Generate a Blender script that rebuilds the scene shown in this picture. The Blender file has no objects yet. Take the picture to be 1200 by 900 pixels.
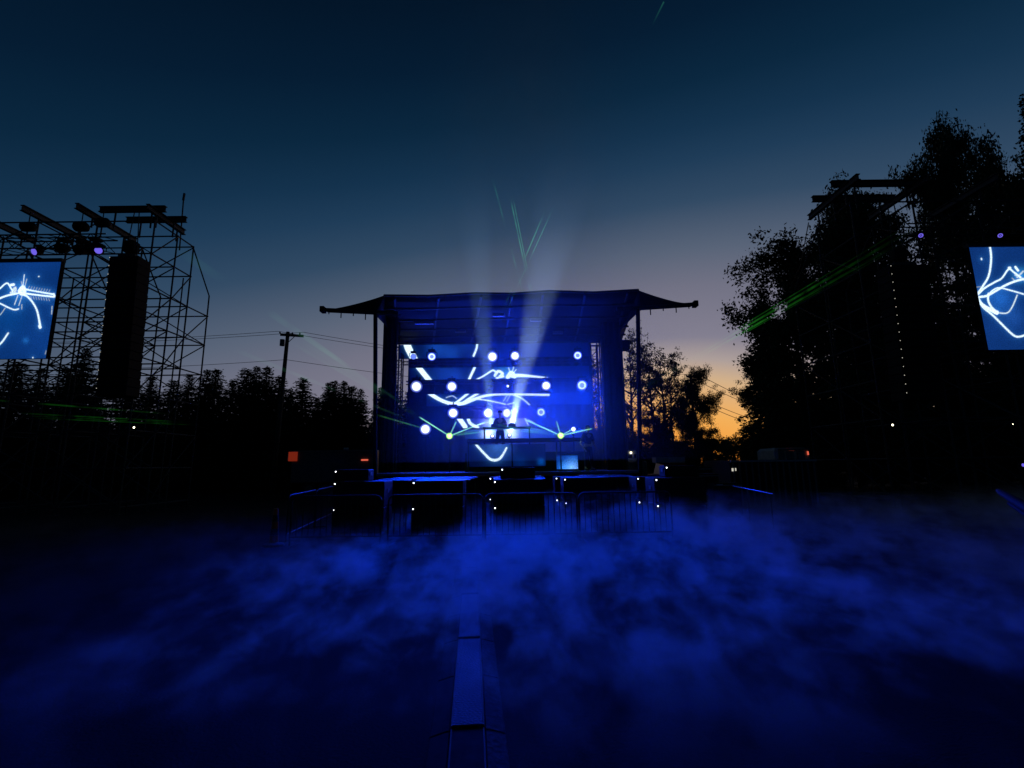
import bpy, math, random
import numpy as np
from mathutils import Vector, Matrix
R = math.radians
sc = bpy.context.scene
COL = sc.collection
random.seed(4)

# ------------------------------------------------------------------ camera
PITCH, ROLL, F, EYE = R(9.8), R(0.7), 551.0, 1.75
cd = bpy.data.cameras.new('camera'); cam = bpy.data.objects.new('camera', cd); COL.objects.link(cam)
cd.sensor_width = 36.0; cd.lens = F / 1200 * 36; cd.clip_start = 0.05; cd.clip_end = 6000
r0 = Vector((1, 0, 0)); u0 = Vector((0, -math.sin(PITCH), math.cos(PITCH))); f0 = Vector((0, math.cos(PITCH), math.sin(PITCH)))
rr = r0 * math.cos(ROLL) - u0 * math.sin(ROLL); uu = u0 * math.cos(ROLL) + r0 * math.sin(ROLL)
M = Matrix((rr, uu, -f0)).transposed().to_4x4(); M.translation = (0, 0, EYE)
cam.matrix_world = M; sc.camera = cam

def ray(px, py):
    u, v = (px - 600) / F, (450 - py) / F
    d = f0 + rr * u + uu * v
    return d
def P(px, py, Y):                       # the point at distance Y along the view's ground axis
    d = ray(px, py); t = Y / d.y
    return Vector((d.x * t, Y, EYE + d.z * t))
def G(px, py, z=0.0):                   # the point at height z
    d = ray(px, py); t = (z - EYE) / d.z
    return Vector((d.x * t, d.y * t, z))
def proj(p):
    d = Vector(p) - Vector((0, 0, EYE)); k = d.dot(f0)
    return 600 + F * d.dot(rr) / k, 450 - F * d.dot(uu) / k

# ------------------------------------------------------------------ world: dusk
w = bpy.data.worlds.new('World'); sc.world = w; w.use_nodes = True
nt = w.node_tree; N = nt.nodes; L = nt.links; bg = N['Background']
def srgb(r, g, b):
    f = lambda c: ((c / 255 + 0.055) / 1.055) ** 2.4 if c > 10 else c / 255 / 12.92
    return (f(r), f(g), f(b), 1)
def wn(t, **k):
    n = N.new(t)
    for a, b in k.items(): setattr(n, a, b)
    return n
def wmath(op, a, b=None, clamp=False):
    n = wn('ShaderNodeMath', operation=op, use_clamp=clamp)
    for i, x in enumerate((a, b)):
        if x is None: continue
        if isinstance(x, (int, float)): n.inputs[i].default_value = x
        else: L.new(x, n.inputs[i])
    return n.outputs[0]
SUN_AZ = R(17)
tc = wn('ShaderNodeTexCoord'); nv = wn('ShaderNodeVectorMath', operation='NORMALIZE'); L.new(tc.outputs['Generated'], nv.inputs[0])
sep = wn('ShaderNodeSeparateXYZ'); L.new(nv.outputs[0], sep.inputs[0])
elev = wmath('MULTIPLY', wmath('ABSOLUTE', wmath('ARCSINE', sep.outputs[2])), 180 / math.pi)
dt = wn('ShaderNodeVectorMath', operation='DOT_PRODUCT'); L.new(nv.outputs[0], dt.inputs[0]); dt.inputs[1].default_value = (math.sin(SUN_AZ), math.cos(SUN_AZ), 0)
ang = wmath('MULTIPLY', wmath('ARCCOSINE', dt.outputs['Value']), 180 / math.pi)
s = wmath('MULTIPLY', wmath('ADD', wmath('MULTIPLY', ang, 0.3), wmath('MULTIPLY', elev, 0.7)), 1 / 90, True)
ramp = wn('ShaderNodeValToRGB'); L.new(s, ramp.inputs[0]); cr = ramp.color_ramp
stops = [(0, (250, 148, 48)), (3, (247, 160, 62)), (6, (242, 174, 88)), (9.7, (212, 176, 134)), (12, (172, 157, 152)), (14.5, (130, 126, 142)), (20, (113, 113, 130)), (24, (88, 99, 118)),
         (29, (49, 73, 98)), (33, (30, 59, 86)), (36, (19, 49, 75)), (40, (9, 38, 61)), (45, (4, 27, 48)), (50, (2, 20, 38)), (60, (2, 13, 28)), (90, (1, 8, 18))]
while len(cr.elements) < len(stops): cr.elements.new(0.5)
for e, (p, c) in zip(cr.elements, stops): e.position = p / 90; e.color = srgb(*c)
sky = wn('ShaderNodeTexSky', sky_type='NISHITA', sun_disc=False)
sky.sun_elevation = R(-2.0); sky.sun_rotation = SUN_AZ; sky.ozone_density = 3
mx = wn('ShaderNodeVectorMath', operation='MULTIPLY_ADD'); L.new(sky.outputs[0], mx.inputs[0]); mx.inputs[1].default_value = (0.02,) * 3; L.new(ramp.outputs[0], mx.inputs[2])
L.new(mx.outputs[0], bg.inputs[0]); bg.inputs[1].default_value = 1.0
sc.view_settings.view_transform = 'Standard'; sc.view_settings.look = 'None'; sc.view_settings.exposure = 0; sc.view_settings.gamma = 1
# (the sun has set: no sun lamp)
cy = sc.cycles
cy.use_denoising = True; cy.max_bounces = 4; cy.diffuse_bounces = 2; cy.glossy_bounces = 2; cy.transparent_max_bounces = 24; cy.volume_bounces = 0
cy.volume_step_rate = 1.0; cy.volume_max_steps = 256
cy.sample_clamp_indirect = 4.0

# ------------------------------------------------------------------ materials
def mat(name, col, rough=0.6, metal=0.0, noise=0.0, scale=8.0, bump=0.0, spec=0.3):
    m = bpy.data.materials.new(name); m.use_nodes = True
    n = m.node_tree.nodes; l = m.node_tree.links; b = n['Principled BSDF']
    b.inputs['Roughness'].default_value = rough; b.inputs['Metallic'].default_value = metal
    b.inputs['Specular IOR Level'].default_value = spec
    b.inputs['Base Color'].default_value = (*col, 1)
    if noise:
        t = n.new('ShaderNodeTexCoord'); x = n.new('ShaderNodeTexNoise'); x.inputs['Scale'].default_value = scale; x.inputs['Detail'].default_value = 6
        l.new(t.outputs['Object'], x.inputs['Vector'])
        r = n.new('ShaderNodeValToRGB'); r.color_ramp.elements[0].position = 0.3; r.color_ramp.elements[1].position = 0.7
        r.color_ramp.elements[0].color = (*[c * (1 - noise) for c in col], 1); r.color_ramp.elements[1].color = (*[min(1, c * (1 + noise)) for c in col], 1)
        l.new(x.outputs[0], r.inputs[0]); l.new(r.outputs[0], b.inputs['Base Color'])
        if bump:
            bp = n.new('ShaderNodeBump'); bp.inputs['Strength'].default_value = bump; bp.inputs['Distance'].default_value = 0.02
            l.new(x.outputs[0], bp.inputs['Height']); l.new(bp.outputs[0], b.inputs['Normal'])
    return m
def emit(name, col, strength):
    m = bpy.data.materials.new(name); m.use_nodes = True
    b = m.node_tree.nodes['Principled BSDF']; b.inputs['Base Color'].default_value = (0.02, 0.02, 0.02, 1)
    b.inputs['Emission Color'].default_value = (*col, 1); b.inputs['Emission Strength'].default_value = strength
    return m
MAT = dict(
    steel=mat('galvanised_steel', (0.22, 0.22, 0.23), 0.5, 0.7, 0.3, 6),
    dsteel=mat('dark_steel', (0.04, 0.04, 0.043), 0.6, 0.3, 0.3, 6),
    alu=mat('aluminium', (0.25, 0.25, 0.26), 0.45, 0.7, 0.15, 10),
    black=mat('black_paint', (0.012, 0.012, 0.013), 0.75, 0, 0.3, 14, 0, 0.12),
    cloth=mat('black_cloth', (0.015, 0.015, 0.017), 0.9, 0, 0.4, 9, 0.3),
    membrane=mat('roof_membrane', (0.02, 0.02, 0.026), 0.75, 0, 0.3, 1.2, 0.2, 0.1),
    deck=mat('stage_deck', (0.05, 0.045, 0.04), 0.7, 0, 0.4, 3, 0.2),
    wood=mat('pole_wood', (0.09, 0.065, 0.045), 0.85, 0, 0.4, 3, 0.4),
    bark=mat('bark', (0.06, 0.05, 0.04), 0.9, 0, 0.4, 5, 0.5),
    leaf=mat('leaf', (0.05, 0.075, 0.025), 0.7, 0, 0.5, 0.7),
    needle=mat('needle', (0.03, 0.055, 0.028), 0.8, 0, 0.5, 0.7),
    barrier=mat('barrier_steel', (0.03, 0.03, 0.032), 0.6, 0.3, 0.3, 8), board=mat('riser_board', (0.045, 0.042, 0.04), 0.6, 0, 0.3, 5, 0.2),
    rubber=mat('ramp_rubber', (0.03, 0.03, 0.032), 0.75, 0, 0.3, 20, 0.4),
    white=mat('white_paint', (0.75, 0.75, 0.72), 0.4, 0, 0.1, 4),
    grey=mat('grey_paint', (0.12, 0.12, 0.13), 0.45, 0, 0.2, 4),
    red=mat('red_paint', (0.45, 0.03, 0.02), 0.4, 0, 0.15, 4),
    beige=mat('beige_paint', (0.5, 0.42, 0.3), 0.5, 0, 0.15, 4),
    cone=mat('orange_plastic', (0.7, 0.1, 0.03), 0.5, 0, 0.15, 6),
    glass=mat('dark_glass', (0.01, 0.01, 0.012), 0.08, 0, 0, 1, 0, 0.6),
    skin=mat('skin', (0.42, 0.25, 0.18), 0.55, 0, 0.12, 20),
    shirt=mat('dark_shirt', (0.03, 0.03, 0.035), 0.9, 0, 0.3, 12, 0.2),
    trousers=mat('dark_trousers', (0.02, 0.022, 0.03), 0.9, 0, 0.3, 12, 0.2),
    shoe=mat('shoe_leather', (0.02, 0.02, 0.02), 0.5, 0, 0.2, 12),
    wire=mat('cable_sheath', (0.01, 0.01, 0.01), 0.6),
    lens_w=emit('lens_white', (0.75, 0.85, 1.0), 9), lens_dim=emit('lens_dim', (0.12, 0.2, 0.8), 1.3), lens_mid=emit('lens_pale', (0.55, 0.65, 1.0), 3),
    lens_v=emit('lens_violet', (0.16, 0.12, 0.8), 1.0), led_dim=emit('status_led_dim', (0.95, 0.9, 0.75), .6), led=emit('status_led', (0.95, 0.97, 1.0), 5), lamp_w=emit('warm_lamp', (1.0, 0.9, 0.6), 5),
    lamp_r=emit('red_lamp', (1.0, 0.16, 0.09), 0.8), lamp_o=emit('amber_window', (0.8, 0.07, 0.025), 0.2), laser_g=emit('laser_aperture', (0.75, 1.0, 0.15), 14),
)

# ------------------------------------------------------------------ helpers
class MB:
    def __init__(s): s.v = []; s.f = []
    def add(s, vs, fs):
        o = len(s.v); s.v += [tuple(x) for x in vs]; s.f += [tuple(i + o for i in f) for f in fs]; return s
    def box(s, c, d, rz=0.0, rot=None):
        m = rot if rot else Matrix.Rotation(rz, 3, 'Z'); c = Vector(c); hx, hy, hz = d[0] / 2, d[1] / 2, d[2] / 2
        vs = [c + m @ Vector((x * hx, y * hy, z * hz)) for z in (-1, 1) for x, y in ((-1, -1), (1, -1), (1, 1), (-1, 1))]
        return s.add(vs, [(3, 2, 1, 0), (4, 5, 6, 7), (0, 1, 5, 4), (1, 2, 6, 5), (2, 3, 7, 6), (3, 0, 4, 7)])
    def bbox(s, c, d, b=0.02):                # box with chamfered edges (all round)
        c = Vector(c); h = [x / 2 for x in d]; b = min(b, min(h) * 0.8)
        bm = None
        vs = []; fs = []
        rings = [(-h[2], b), (-h[2] + b, 0), (h[2] - b, 0), (h[2], b)]
        for z, i in rings:
            x, y = h[0] - i, h[1] - i; k = b
            for p in ((-x + k, -y), (x - k, -y), (x, -y + k), (x, y - k), (x - k, y), (-x + k, y), (-x, y - k), (-x, -y + k)): vs.append(c + Vector((p[0], p[1], z)))
        for r in range(3):
            for i in range(8): fs.append((r * 8 + i, r * 8 + (i + 1) % 8, r * 8 + 8 + (i + 1) % 8, r * 8 + 8 + i))
        fs.append(tuple(range(7, -1, -1))); fs.append(tuple(range(24, 32)))
        return s.add(vs, fs)
    def tube(s, pts, r, seg=6, cap=True):
        pts = [Vector(p) for p in pts]; n = len(pts); rs = r if isinstance(r, (list, tuple)) else [r] * n
        vs = []
        for i, p in enumerate(pts):
            d = (pts[min(i + 1, n - 1)] - pts[max(i - 1, 0)]).normalized()
            a = d.cross(Vector((0, 0, 1)) if abs(d.z) < 0.9 else Vector((0, 1, 0))).normalized(); b = d.cross(a)
            for k in range(seg):
                t = 2 * math.pi * k / seg; vs.append(p + (a * math.cos(t) + b * math.sin(t)) * rs[i])
        fs = [(i * seg + k, i * seg + (k + 1) % seg, (i + 1) * seg + (k + 1) % seg, (i + 1) * seg + k) for i in range(n - 1) for k in range(seg)]
        if cap: fs += [tuple(range(seg - 1, -1, -1)), tuple(range((n - 1) * seg, n * seg))]
        return s.add(vs, fs)
    def grid(s, fn, nu, nv):
        vs = [fn(i / nu, j / nv) for j in range(nv + 1) for i in range(nu + 1)]
        return s.add(vs, [(j * (nu + 1) + i, j * (nu + 1) + i + 1, (j + 1) * (nu + 1) + i + 1, (j + 1) * (nu + 1) + i) for j in range(nv) for i in range(nu)])
def link(name, data, parent=None):
    o = bpy.data.objects.new(name, data); COL.objects.link(o)
    if parent is not None: o.parent = parent
    return o
def wloc(o):
    v = Vector((0, 0, 0))
    while o is not None: v = v + o.location; o = o.parent
    return v
def obj(name, mb, m, parent=None, smooth=False, loc=None):
    base = wloc(parent) if parent is not None else (Vector(loc) if loc is not None else Vector((0, 0, 0)))
    me = bpy.data.meshes.new(name); me.from_pydata([tuple(Vector(v) - base) for v in mb.v], [], mb.f); me.update()
    if smooth: me.polygons.foreach_set('use_smooth', [True] * len(me.polygons))
    me.materials.append(m); o = link(name, me, parent)
    if parent is None and loc is not None: o.location = loc
    return o
def tag(o, label, cat, group=None):
    o['label'] = label; o['category'] = cat
    if group: o['group'] = group
    return o
def thing(name, label, cat, loc=(0, 0, 0), group=None):
    o = link(name, None); o.location = loc; o.empty_display_size = 0.2
    return tag(o, label, cat, group)
def struct(o): o['kind'] = 'structure'; return o
UNIT = {}
def rod(name, p, q, r, m, parent, seg=6):     # one straight tube sharing its mesh with all others of its material
    k = (m.name, seg)
    if k not in UNIT:
        b = MB().tube([(0, 0, 0), (0, 0, 1)], 1.0, seg); me = bpy.data.meshes.new('tube_' + m.name); me.from_pydata(b.v, [], b.f); me.materials.append(m); UNIT[k] = me
    p = Vector(p); q = Vector(q); d = q - p
    o = link(name, UNIT[k], parent); o.location = p - wloc(parent); o.rotation_mode = 'QUATERNION'
    o.rotation_quaternion = d.to_track_quat('Z', 'Y'); o.scale = (r, r, d.length); return o
def copy_tree(o, parent=None):
    c = o.copy(); COL.objects.link(c)
    if parent is not None: c.parent = parent
    for ch in list(o.children): copy_tree(ch, c)
    return c
def spot(name, p, d, size, energy, col, blend=1.0, rad=0.08, parent=None):
    l = bpy.data.lights.new(name, 'SPOT'); l.spot_size = R(size); l.spot_blend = blend; l.energy = energy; l.color = col; l.shadow_soft_size = rad
    o = link(name, l, parent); o.location = Vector(p) - (wloc(parent) if parent is not None else Vector((0, 0, 0)))
    o.rotation_mode = 'QUATERNION'; o.rotation_quaternion = Vector(d).to_track_quat('-Z', 'Y'); return o

# ------------------------------------------------------------------ ground
def ground_mat():
    m = bpy.data.materials.new('asphalt'); m.use_nodes = True; n = m.node_tree.nodes; l = m.node_tree.links; b = n['Principled BSDF']
    t = n.new('ShaderNodeTexCoord')
    a = n.new('ShaderNodeTexNoise'); a.inputs['Scale'].default_value = 0.35; a.inputs['Detail'].default_value = 8
    c = n.new('ShaderNodeTexNoise'); c.inputs['Scale'].default_value = 45; c.inputs['Detail'].default_value = 4
    for x in (a, c): l.new(t.outputs['Object'], x.inputs['Vector'])
    r = n.new('ShaderNodeValToRGB'); r.color_ramp.elements[0].color = (0.005, 0.005, 0.006, 1); r.color_ramp.elements[1].color = (0.024, 0.023, 0.021, 1)
    mm = n.new('ShaderNodeMath'); mm.operation = 'MULTIPLY_ADD'; mm.inputs[1].default_value = 0.4; l.new(c.outputs[0], mm.inputs[0]); l.new(a.outputs[0], mm.inputs[2])
    l.new(mm.outputs[0], r.inputs[0]); l.new(r.outputs[0], b.inputs['Base Color']); b.inputs['Roughness'].default_value = 0.95; b.inputs['Specular IOR Level'].default_value = 0.03
    bp = n.new('ShaderNodeBump'); bp.inputs['Strength'].default_value = 0.6; bp.inputs['Distance'].default_value = 0.01; l.new(c.outputs[0], bp.inputs['Height']); l.new(bp.outputs[0], b.inputs['Normal'])
    return m
g = MB(); xs = [-4000, -60, -20, 0, 20, 60, 4000]; ys = [-200, 0, 20, 60, 4000]
g.v = [(x, y, 0) for y in ys for x in xs]; g.f = [(j * 7 + i, j * 7 + i + 1, j * 7 + 8 + i, j * 7 + 7 + i) for j in range(4) for i in range(6)]
struct(obj('ground', g, ground_mat()))

# ------------------------------------------------------------------ LED pictures
def seg_dist(X, Y, pts, ws):
    """distance in photo pixels from each sample to a polyline, less its half width"""
    best = np.full(X.shape, 1e9)
    for (a, b), (wa, wb) in zip(zip(pts, pts[1:]), zip(ws, ws[1:])):
        dx, dy = b[0] - a[0], b[1] - a[1]; t = np.clip(((X - a[0]) * dx + (Y - a[1]) * dy) / (dx * dx + dy * dy + 1e-9), 0, 1)
        best = np.minimum(best, np.hypot(X - a[0] - t * dx, Y - a[1] - t * dy) - (wa + (wb - wa) * t) / 2)
    return best
def smooth_line(pts, n=6):
    if len(pts) < 3: return pts
    out = []; p = [pts[0]] + list(pts) + [pts[-1]]
    for i in range(1, len(p) - 2):
        for k in range(n):
            t = k / n; a, b, c, d = (np.array(p[i + j], float) for j in (-1, 0, 1, 2))
            out.append(tuple(0.5 * (2 * b + (c - a) * t + (2 * a - 5 * b + 4 * c - d) * t * t + (3 * b - a - 3 * c + d) * t ** 3)))
    return out + [pts[-1]]
rng = np.random.default_rng(7)
def cloud(X, Y, sx, sy, seed):
    r = np.random.default_rng(seed); z = np.zeros(X.shape)
    for k in range(10):
        a = r.uniform(0, 6.28); f = r.uniform(0.4, 1.8); z += np.sin((X * math.cos(a) / sx + Y * math.sin(a) / sy) * f * 2 + r.uniform(0, 6.28)) / (1 + f)
    return z / 4
LINE = np.array((0.75, 0.92, 1.0))
def led_picture(name, corner0, corner1, Yd, nu, nv, strokes, base, parent, m, cloud_amp=0.5, seed=1, blobs=(), normal_eps=0.0):
    """upright emissive picture on the plane y = Yd between two (x, z) corners; colours stored per LED"""
    x0, z0 = corner0; x1, z1 = corner1
    U, V = np.meshgrid(np.linspace(x0, x1, nu + 1), np.linspace(z0, z1, nv + 1))
    D = np.stack([U, np.full(U.shape, Yd), V - EYE], -1)
    k = D @ np.array(f0); PX = 600 + F * (D @ np.array(rr)) / k; PY = 450 - F * (D @ np.array(uu)) / k
    c = np.array(base)[None, None] * (1 + cloud_amp * cloud(PX, PY, 22, 18, seed))[..., None].clip(0.15, 3)
    for (bx, by, br, bs, bc) in blobs:
        c += np.array(bc) * (bs * np.exp(-((PX - bx) ** 2 + (PY - by) ** 2) / (br * br)))[..., None]
    for st in strokes:
        pts, wd = st[0], st[1]; br = st[2] if len(st) > 2 else 1.0
        ws0 = wd if isinstance(wd, (list, tuple)) else [wd] * len(pts)
        sp = smooth_line(pts); ws = np.interp(np.linspace(0, len(pts) - 1, len(sp)), range(len(pts)), ws0)
        d = seg_dist(PX, PY, sp, list(ws))
        core = np.clip(0.5 - d / 0.9, 0, 1); halo = np.exp(-np.clip(d, 0, None) / 2.2) * 0.16
        c = np.maximum(c, LINE * (core * 1.25 * br)[..., None]) + np.array((0.05, 0.35, 1.0)) * (halo * br)[..., None]
    b = MB(); ny = nu + 1
    vs = np.stack([U, np.full(U.shape, Yd), V], -1).reshape(-1, 3) - np.array(wloc(parent))
    idx = np.arange((nu + 1) * (nv + 1)).reshape(nv + 1, nu + 1)
    fs = np.stack([idx[:-1, :-1], idx[:-1, 1:], idx[1:, 1:], idx[1:, :-1]], -1).reshape(-1, 4)
    me = bpy.data.meshes.new(name); me.from_pydata(vs.tolist(), [], fs.tolist())
    at = me.color_attributes.new('picture', 'FLOAT_COLOR', 'POINT')
    at.data.foreach_set('color', np.concatenate([c, np.ones(c.shape[:2] + (1,))], -1).astype(np.float32).ravel())
    me.materials.append(m); return link(name, me, parent)
def picture_mat(strength, lattice):
    m = bpy.data.materials.new('led_picture'); m.use_nodes = True; n = m.node_tree.nodes; l = m.node_tree.links; b = n['Principled BSDF']
    b.inputs['Base Color'].default_value = (0.012, 0.012, 0.014, 1); b.inputs['Roughness'].default_value = 0.5
    a = n.new('ShaderNodeAttribute'); a.attribute_name = 'picture'
    t = n.new('ShaderNodeTexCoord'); x = n.new('ShaderNodeTexNoise'); x.inputs['Scale'].default_value = lattice; x.inputs['Detail'].default_value = 2; l.new(t.outputs['Object'], x.inputs['Vector'])
    mr = n.new('ShaderNodeMapRange'); mr.inputs[1].default_value = 0.3; mr.inputs[2].default_value = 0.7; mr.inputs[3].default_value = 0.55; mr.inputs[4].default_value = 1.4; l.new(x.outputs[0], mr.inputs[0])
    mu = n.new('ShaderNodeVectorMath'); mu.operation = 'SCALE'; l.new(a.outputs['Color'], mu.inputs[0]); l.new(mr.outputs[0], mu.inputs['Scale'])
    l.new(mu.outputs[0], b.inputs['Emission Color']); b.inputs['Emission Strength'].default_value = strength
    return m
PIC = picture_mat(1.0, 28); PIC0 = picture_mat(1.0, 0.01)

# ------------------------------------------------------------------ the stage
stage = thing('concert_stage', 'open mobile concert stage under a wide dark fabric canopy roof', 'stage', (0, 22, 0))
DECK_Z = 1.5; YF, YB = 18.0, 26.0
# roof membrane: scalloped front edge, wider at the back
def z_at(px, py, Y): return P(px, py, Y).z
front_pts = [(450, 346), (503, 346.5), (557, 343.5), (600, 344), (643, 341), (696, 342.5), (748, 339.5)]
fx = [P(a, b, YF) for a, b in front_pts]
rearL, rearR = P(452, 404, YB), P(727, 402, YB)
def front(t):
    u = t * 6; i = min(int(u), 5); return fx[i].lerp(fx[i + 1], u - i)
def roof(t, k):
    a = front(t); b = rearL.lerp(rearR, t); sag = 0.12 * math.sin(math.pi * k) * (1 + 0.4 * math.cos(6 * math.pi * t))
    p = a.lerp(b, k); p.z += -sag + 0.05 * math.sin(math.pi * k) * math.cos(6 * math.pi * t); return p
rf = obj('roof_membrane', MB().grid(roof, 24, 10), MAT['membrane'], stage, True)
sm = rf.modifiers.new('thickness', 'SOLIDIFY'); sm.thickness = 0.03; sm.offset = 1
# top lip of the front edge
lip = MB().tube([front(t / 24) + Vector((0, -0.03, -0.02)) for t in range(25)], 0.05, 6); obj('front_edge_pipe', lip, MAT['dsteel'], stage)
# wings: fabric pulled out to the tips of the two front arms
for side, tip, arm_in, corner, rear, mid in ((0, (378.5, 363), (438, 367.5), (450, 346), rearL, (416, 356.5)), (1, (814.5, 356.5), (752, 362), (748, 339.5), rearR, (786, 352.5))):
    T = P(*tip, YF); A = P(*arm_in, YF); C = P(*corner, YF); Mi = P(*mid, YF)
    def top(t):                                   # concave upper edge from arm tip to roof corner
        return T * (1 - t) ** 2 + P(mid[0], mid[1] + 1.5, YF) * 2 * t * (1 - t) + C * t * t
    tt = T.lerp(A, 0.02)
    def wing(u, v):
        a = top(u) + Vector((0, 0, -0.02)); b = T.lerp(A, u) + Vector((0, 0.05, 0.04)); return a.lerp(b, v)
    w_ = obj('wing_membrane', MB().grid(wing, 14, 4), MAT['membrane'], stage, True); q = w_.modifiers.new('thickness', 'SOLIDIFY'); q.thickness = 0.03
    # side fabric: from the arm's inner end back to the rear corner, with a catenary lower edge
    def sidef(u, v):
        hi = C.lerp(rear, u); lo0 = A.lerp(rear, u) + Vector((0, 0, -0.25 * math.sin(math.pi * u)))
        inward = Vector(((0.55 if side == 0 else -0.55) * math.sin(math.pi * min(1, u * 1.1)) , 0, 0))
        return hi.lerp(lo0 + inward, v)
    s_ = obj('side_membrane', MB().grid(sidef, 14, 6), MAT['membrane'], stage, True); q = s_.modifiers.new('thickness', 'SOLIDIFY'); q.thickness = 0.03
    rod('wing_arm', T + Vector((0, 0, 0)), A.lerp(C, 0.0) + Vector((1.0 if side == 0 else -1.0, 0, 0.0)), 0.085, MAT['dsteel'], stage, 8)
    rod('wing_arm', T + Vector((0.05 if side == 0 else -0.05, 0.35, 0.05)), A + Vector((1.0 if side == 0 else -1.0, 0.35, 0.05)), 0.05, MAT['dsteel'], stage, 8)
    for k in range(4):
        p = T.lerp(A, 0.12 + 0.24 * k); rod('hanging_strap', p, p + Vector((0, 0, -0.16 - 0.12 * ((k * 3) % 2))), 0.022, MAT['black'], stage)
    for k in (0.0,):
        bb = MB().box(T, (0.16, 0.3, 0.22)); obj('arm_end', bb, MAT['black'], stage)
# ceiling ribs
for t in (0.04, 0.2, 0.36, 0.5, 0.64, 0.8, 0.96):
    pts = [roof(t, k / 8) + Vector((0, 0, -0.13)) for k in range(9)]
    obj('rafter', MB().tube(pts, 0.05, 6), MAT['dsteel'], stage)
for k in (0.12, 0.3, 0.48, 0.66, 0.84, 0.97):
    pts = [roof(t / 8, k) + Vector((0, 0, -0.2)) for t in range(9)]
    obj('purlin', MB().tube(pts, 0.05, 6), MAT['dsteel'], stage)
for t, k in ((0.14, .3), (0.17, .3), (0.3, .48), (.62, .3), (.72, .55), (.45, .2)):      # short fixings on the purlins
    p = roof(t, k); obj('ceiling_bracket', MB().box(p + Vector((0, 0, -0.3)), (0.5, 0.12, 0.14)), MAT['alu'], stage)
# posts under the wing arms
for a, b in (((440, 368), (441.5, 548)), ((747.5, 363), (748, 548))):
    p, q = P(*a, YF), P(*b, YF); q.z = 0
    rod('corner_post', q, p, 0.085, MAT['black'], stage, 8)
    obj('post_foot', MB().bbox(q + Vector((0, 0, 0.06)), (0.6, 0.6, 0.12), 0.03), MAT['dsteel'], stage)
# column towers (ladder trusses with cloth legs)
def tower(px, w_, Y, top_py, cloth):
    a = P(px, top_py, Y); X = a.x; Z = a.z
    for dx in (-w_ / 2, w_ / 2):
        for dy in (0, w_): rod('column_chord', (X + dx, Y + dy, DECK_Z), (X + dx, Y + dy, Z), 0.035, MAT['dsteel'], stage)
    n = int((Z - DECK_Z) / w_)
    lb = MB()
    for i in range(n):
        z = DECK_Z + i * w_; z2 = z + w_
        lb.tube([(X - w_ / 2, Y, z), (X + w_ / 2, Y, z2 if i % 2 else z + 0.02)], 0.02, 5); lb.tube([(X - w_ / 2, Y, z2), (X + w_ / 2, Y, z2)], 0.02, 5)
        lb.tube([(X - w_ / 2, Y + w_, z), (X + w_ / 2, Y + w_, z2)], 0.02, 5)
    l_ = obj('column_lacing', lb, MAT['dsteel'], stage); l_['kind'] = 'stuff'
    if cloth:
        c0, c1 = cloth
        def leg(u, v):
            x = X + c0 + (c1 - c0) * u; return Vector((x, Y - 0.06 + 0.05 * math.sin(u * 19), DECK_Z + (Z - DECK_Z) * v))
        d_ = obj('leg_drape', MB().grid(leg, 18, 6), MAT['cloth'], stage, True); q = d_.modifiers.new('thickness', 'SOLIDIFY'); q.thickness = 0.02
tower(459, 0.5, 20.2, 372, (-0.32, 0.3)); tower(716, 0.62, 20.2, 378, (-0.42, 0.36))
tower(467, 0.36, 24.2, 414, None); tower(696, 0.35, 24.6, 404, None)
for px, Y in ((451, 22), (703, 22.5), (700, 25.6), (705, 25.6), (709, 25.6), (729, 21)):
    a = P(px, 420, Y); rod('side_pole', (a.x, Y, DECK_Z), (a.x, Y, P(px, 395, Y).z), 0.04, MAT['dsteel'], stage)
a = P(731.5, 405, 21.4); obj('side_speaker_box', MB().bbox(a, (0.42, 0.45, 0.46), 0.03), MAT['black'], stage)
# deck, fascia, stairs
xl, xr = P(438, 552, YF).x, P(752, 552, YF).x
for i in range(8):
    x0 = xl + (xr - xl) * i / 8; x1 = xl + (xr - xl) * (i + 1) / 8
    obj('deck_panel', MB().bbox(((x0 + x1) / 2, (YF + YB) / 2, DECK_Z - 0.06), (x1 - x0 - 0.012, YB - YF, 0.12), 0.01), MAT['deck'], stage)
    def skirt(u, v): return Vector((x0 + (x1 - x0) * u, YF + 0.12 + 0.03 * math.sin(u * 25), 0.02 + (DECK_Z - 0.16) * v))
    s_ = obj('skirt_panel', MB().grid(skirt, 12, 3), MAT['cloth'], stage, True)
obj('deck_edge_rail', MB().box(((xl + xr) / 2, YF - 0.03, DECK_Z - 0.05), (xr - xl, 0.05, 0.08)), MAT['alu'], stage)
# back cloth behind the LED strips
bl, br_ = P(479, 410, 25.8), P(693, 410, 25.8)
def back(u, v): return Vector((bl.x + (br_.x - bl.x) * u, 25.8 + 0.05 * math.sin(u * 120), DECK_Z + (P(590, 399, 25.8).z - DECK_Z) * v))
obj('back_drape', MB().grid(back, 80, 4), MAT['cloth'], stage, True)

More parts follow.
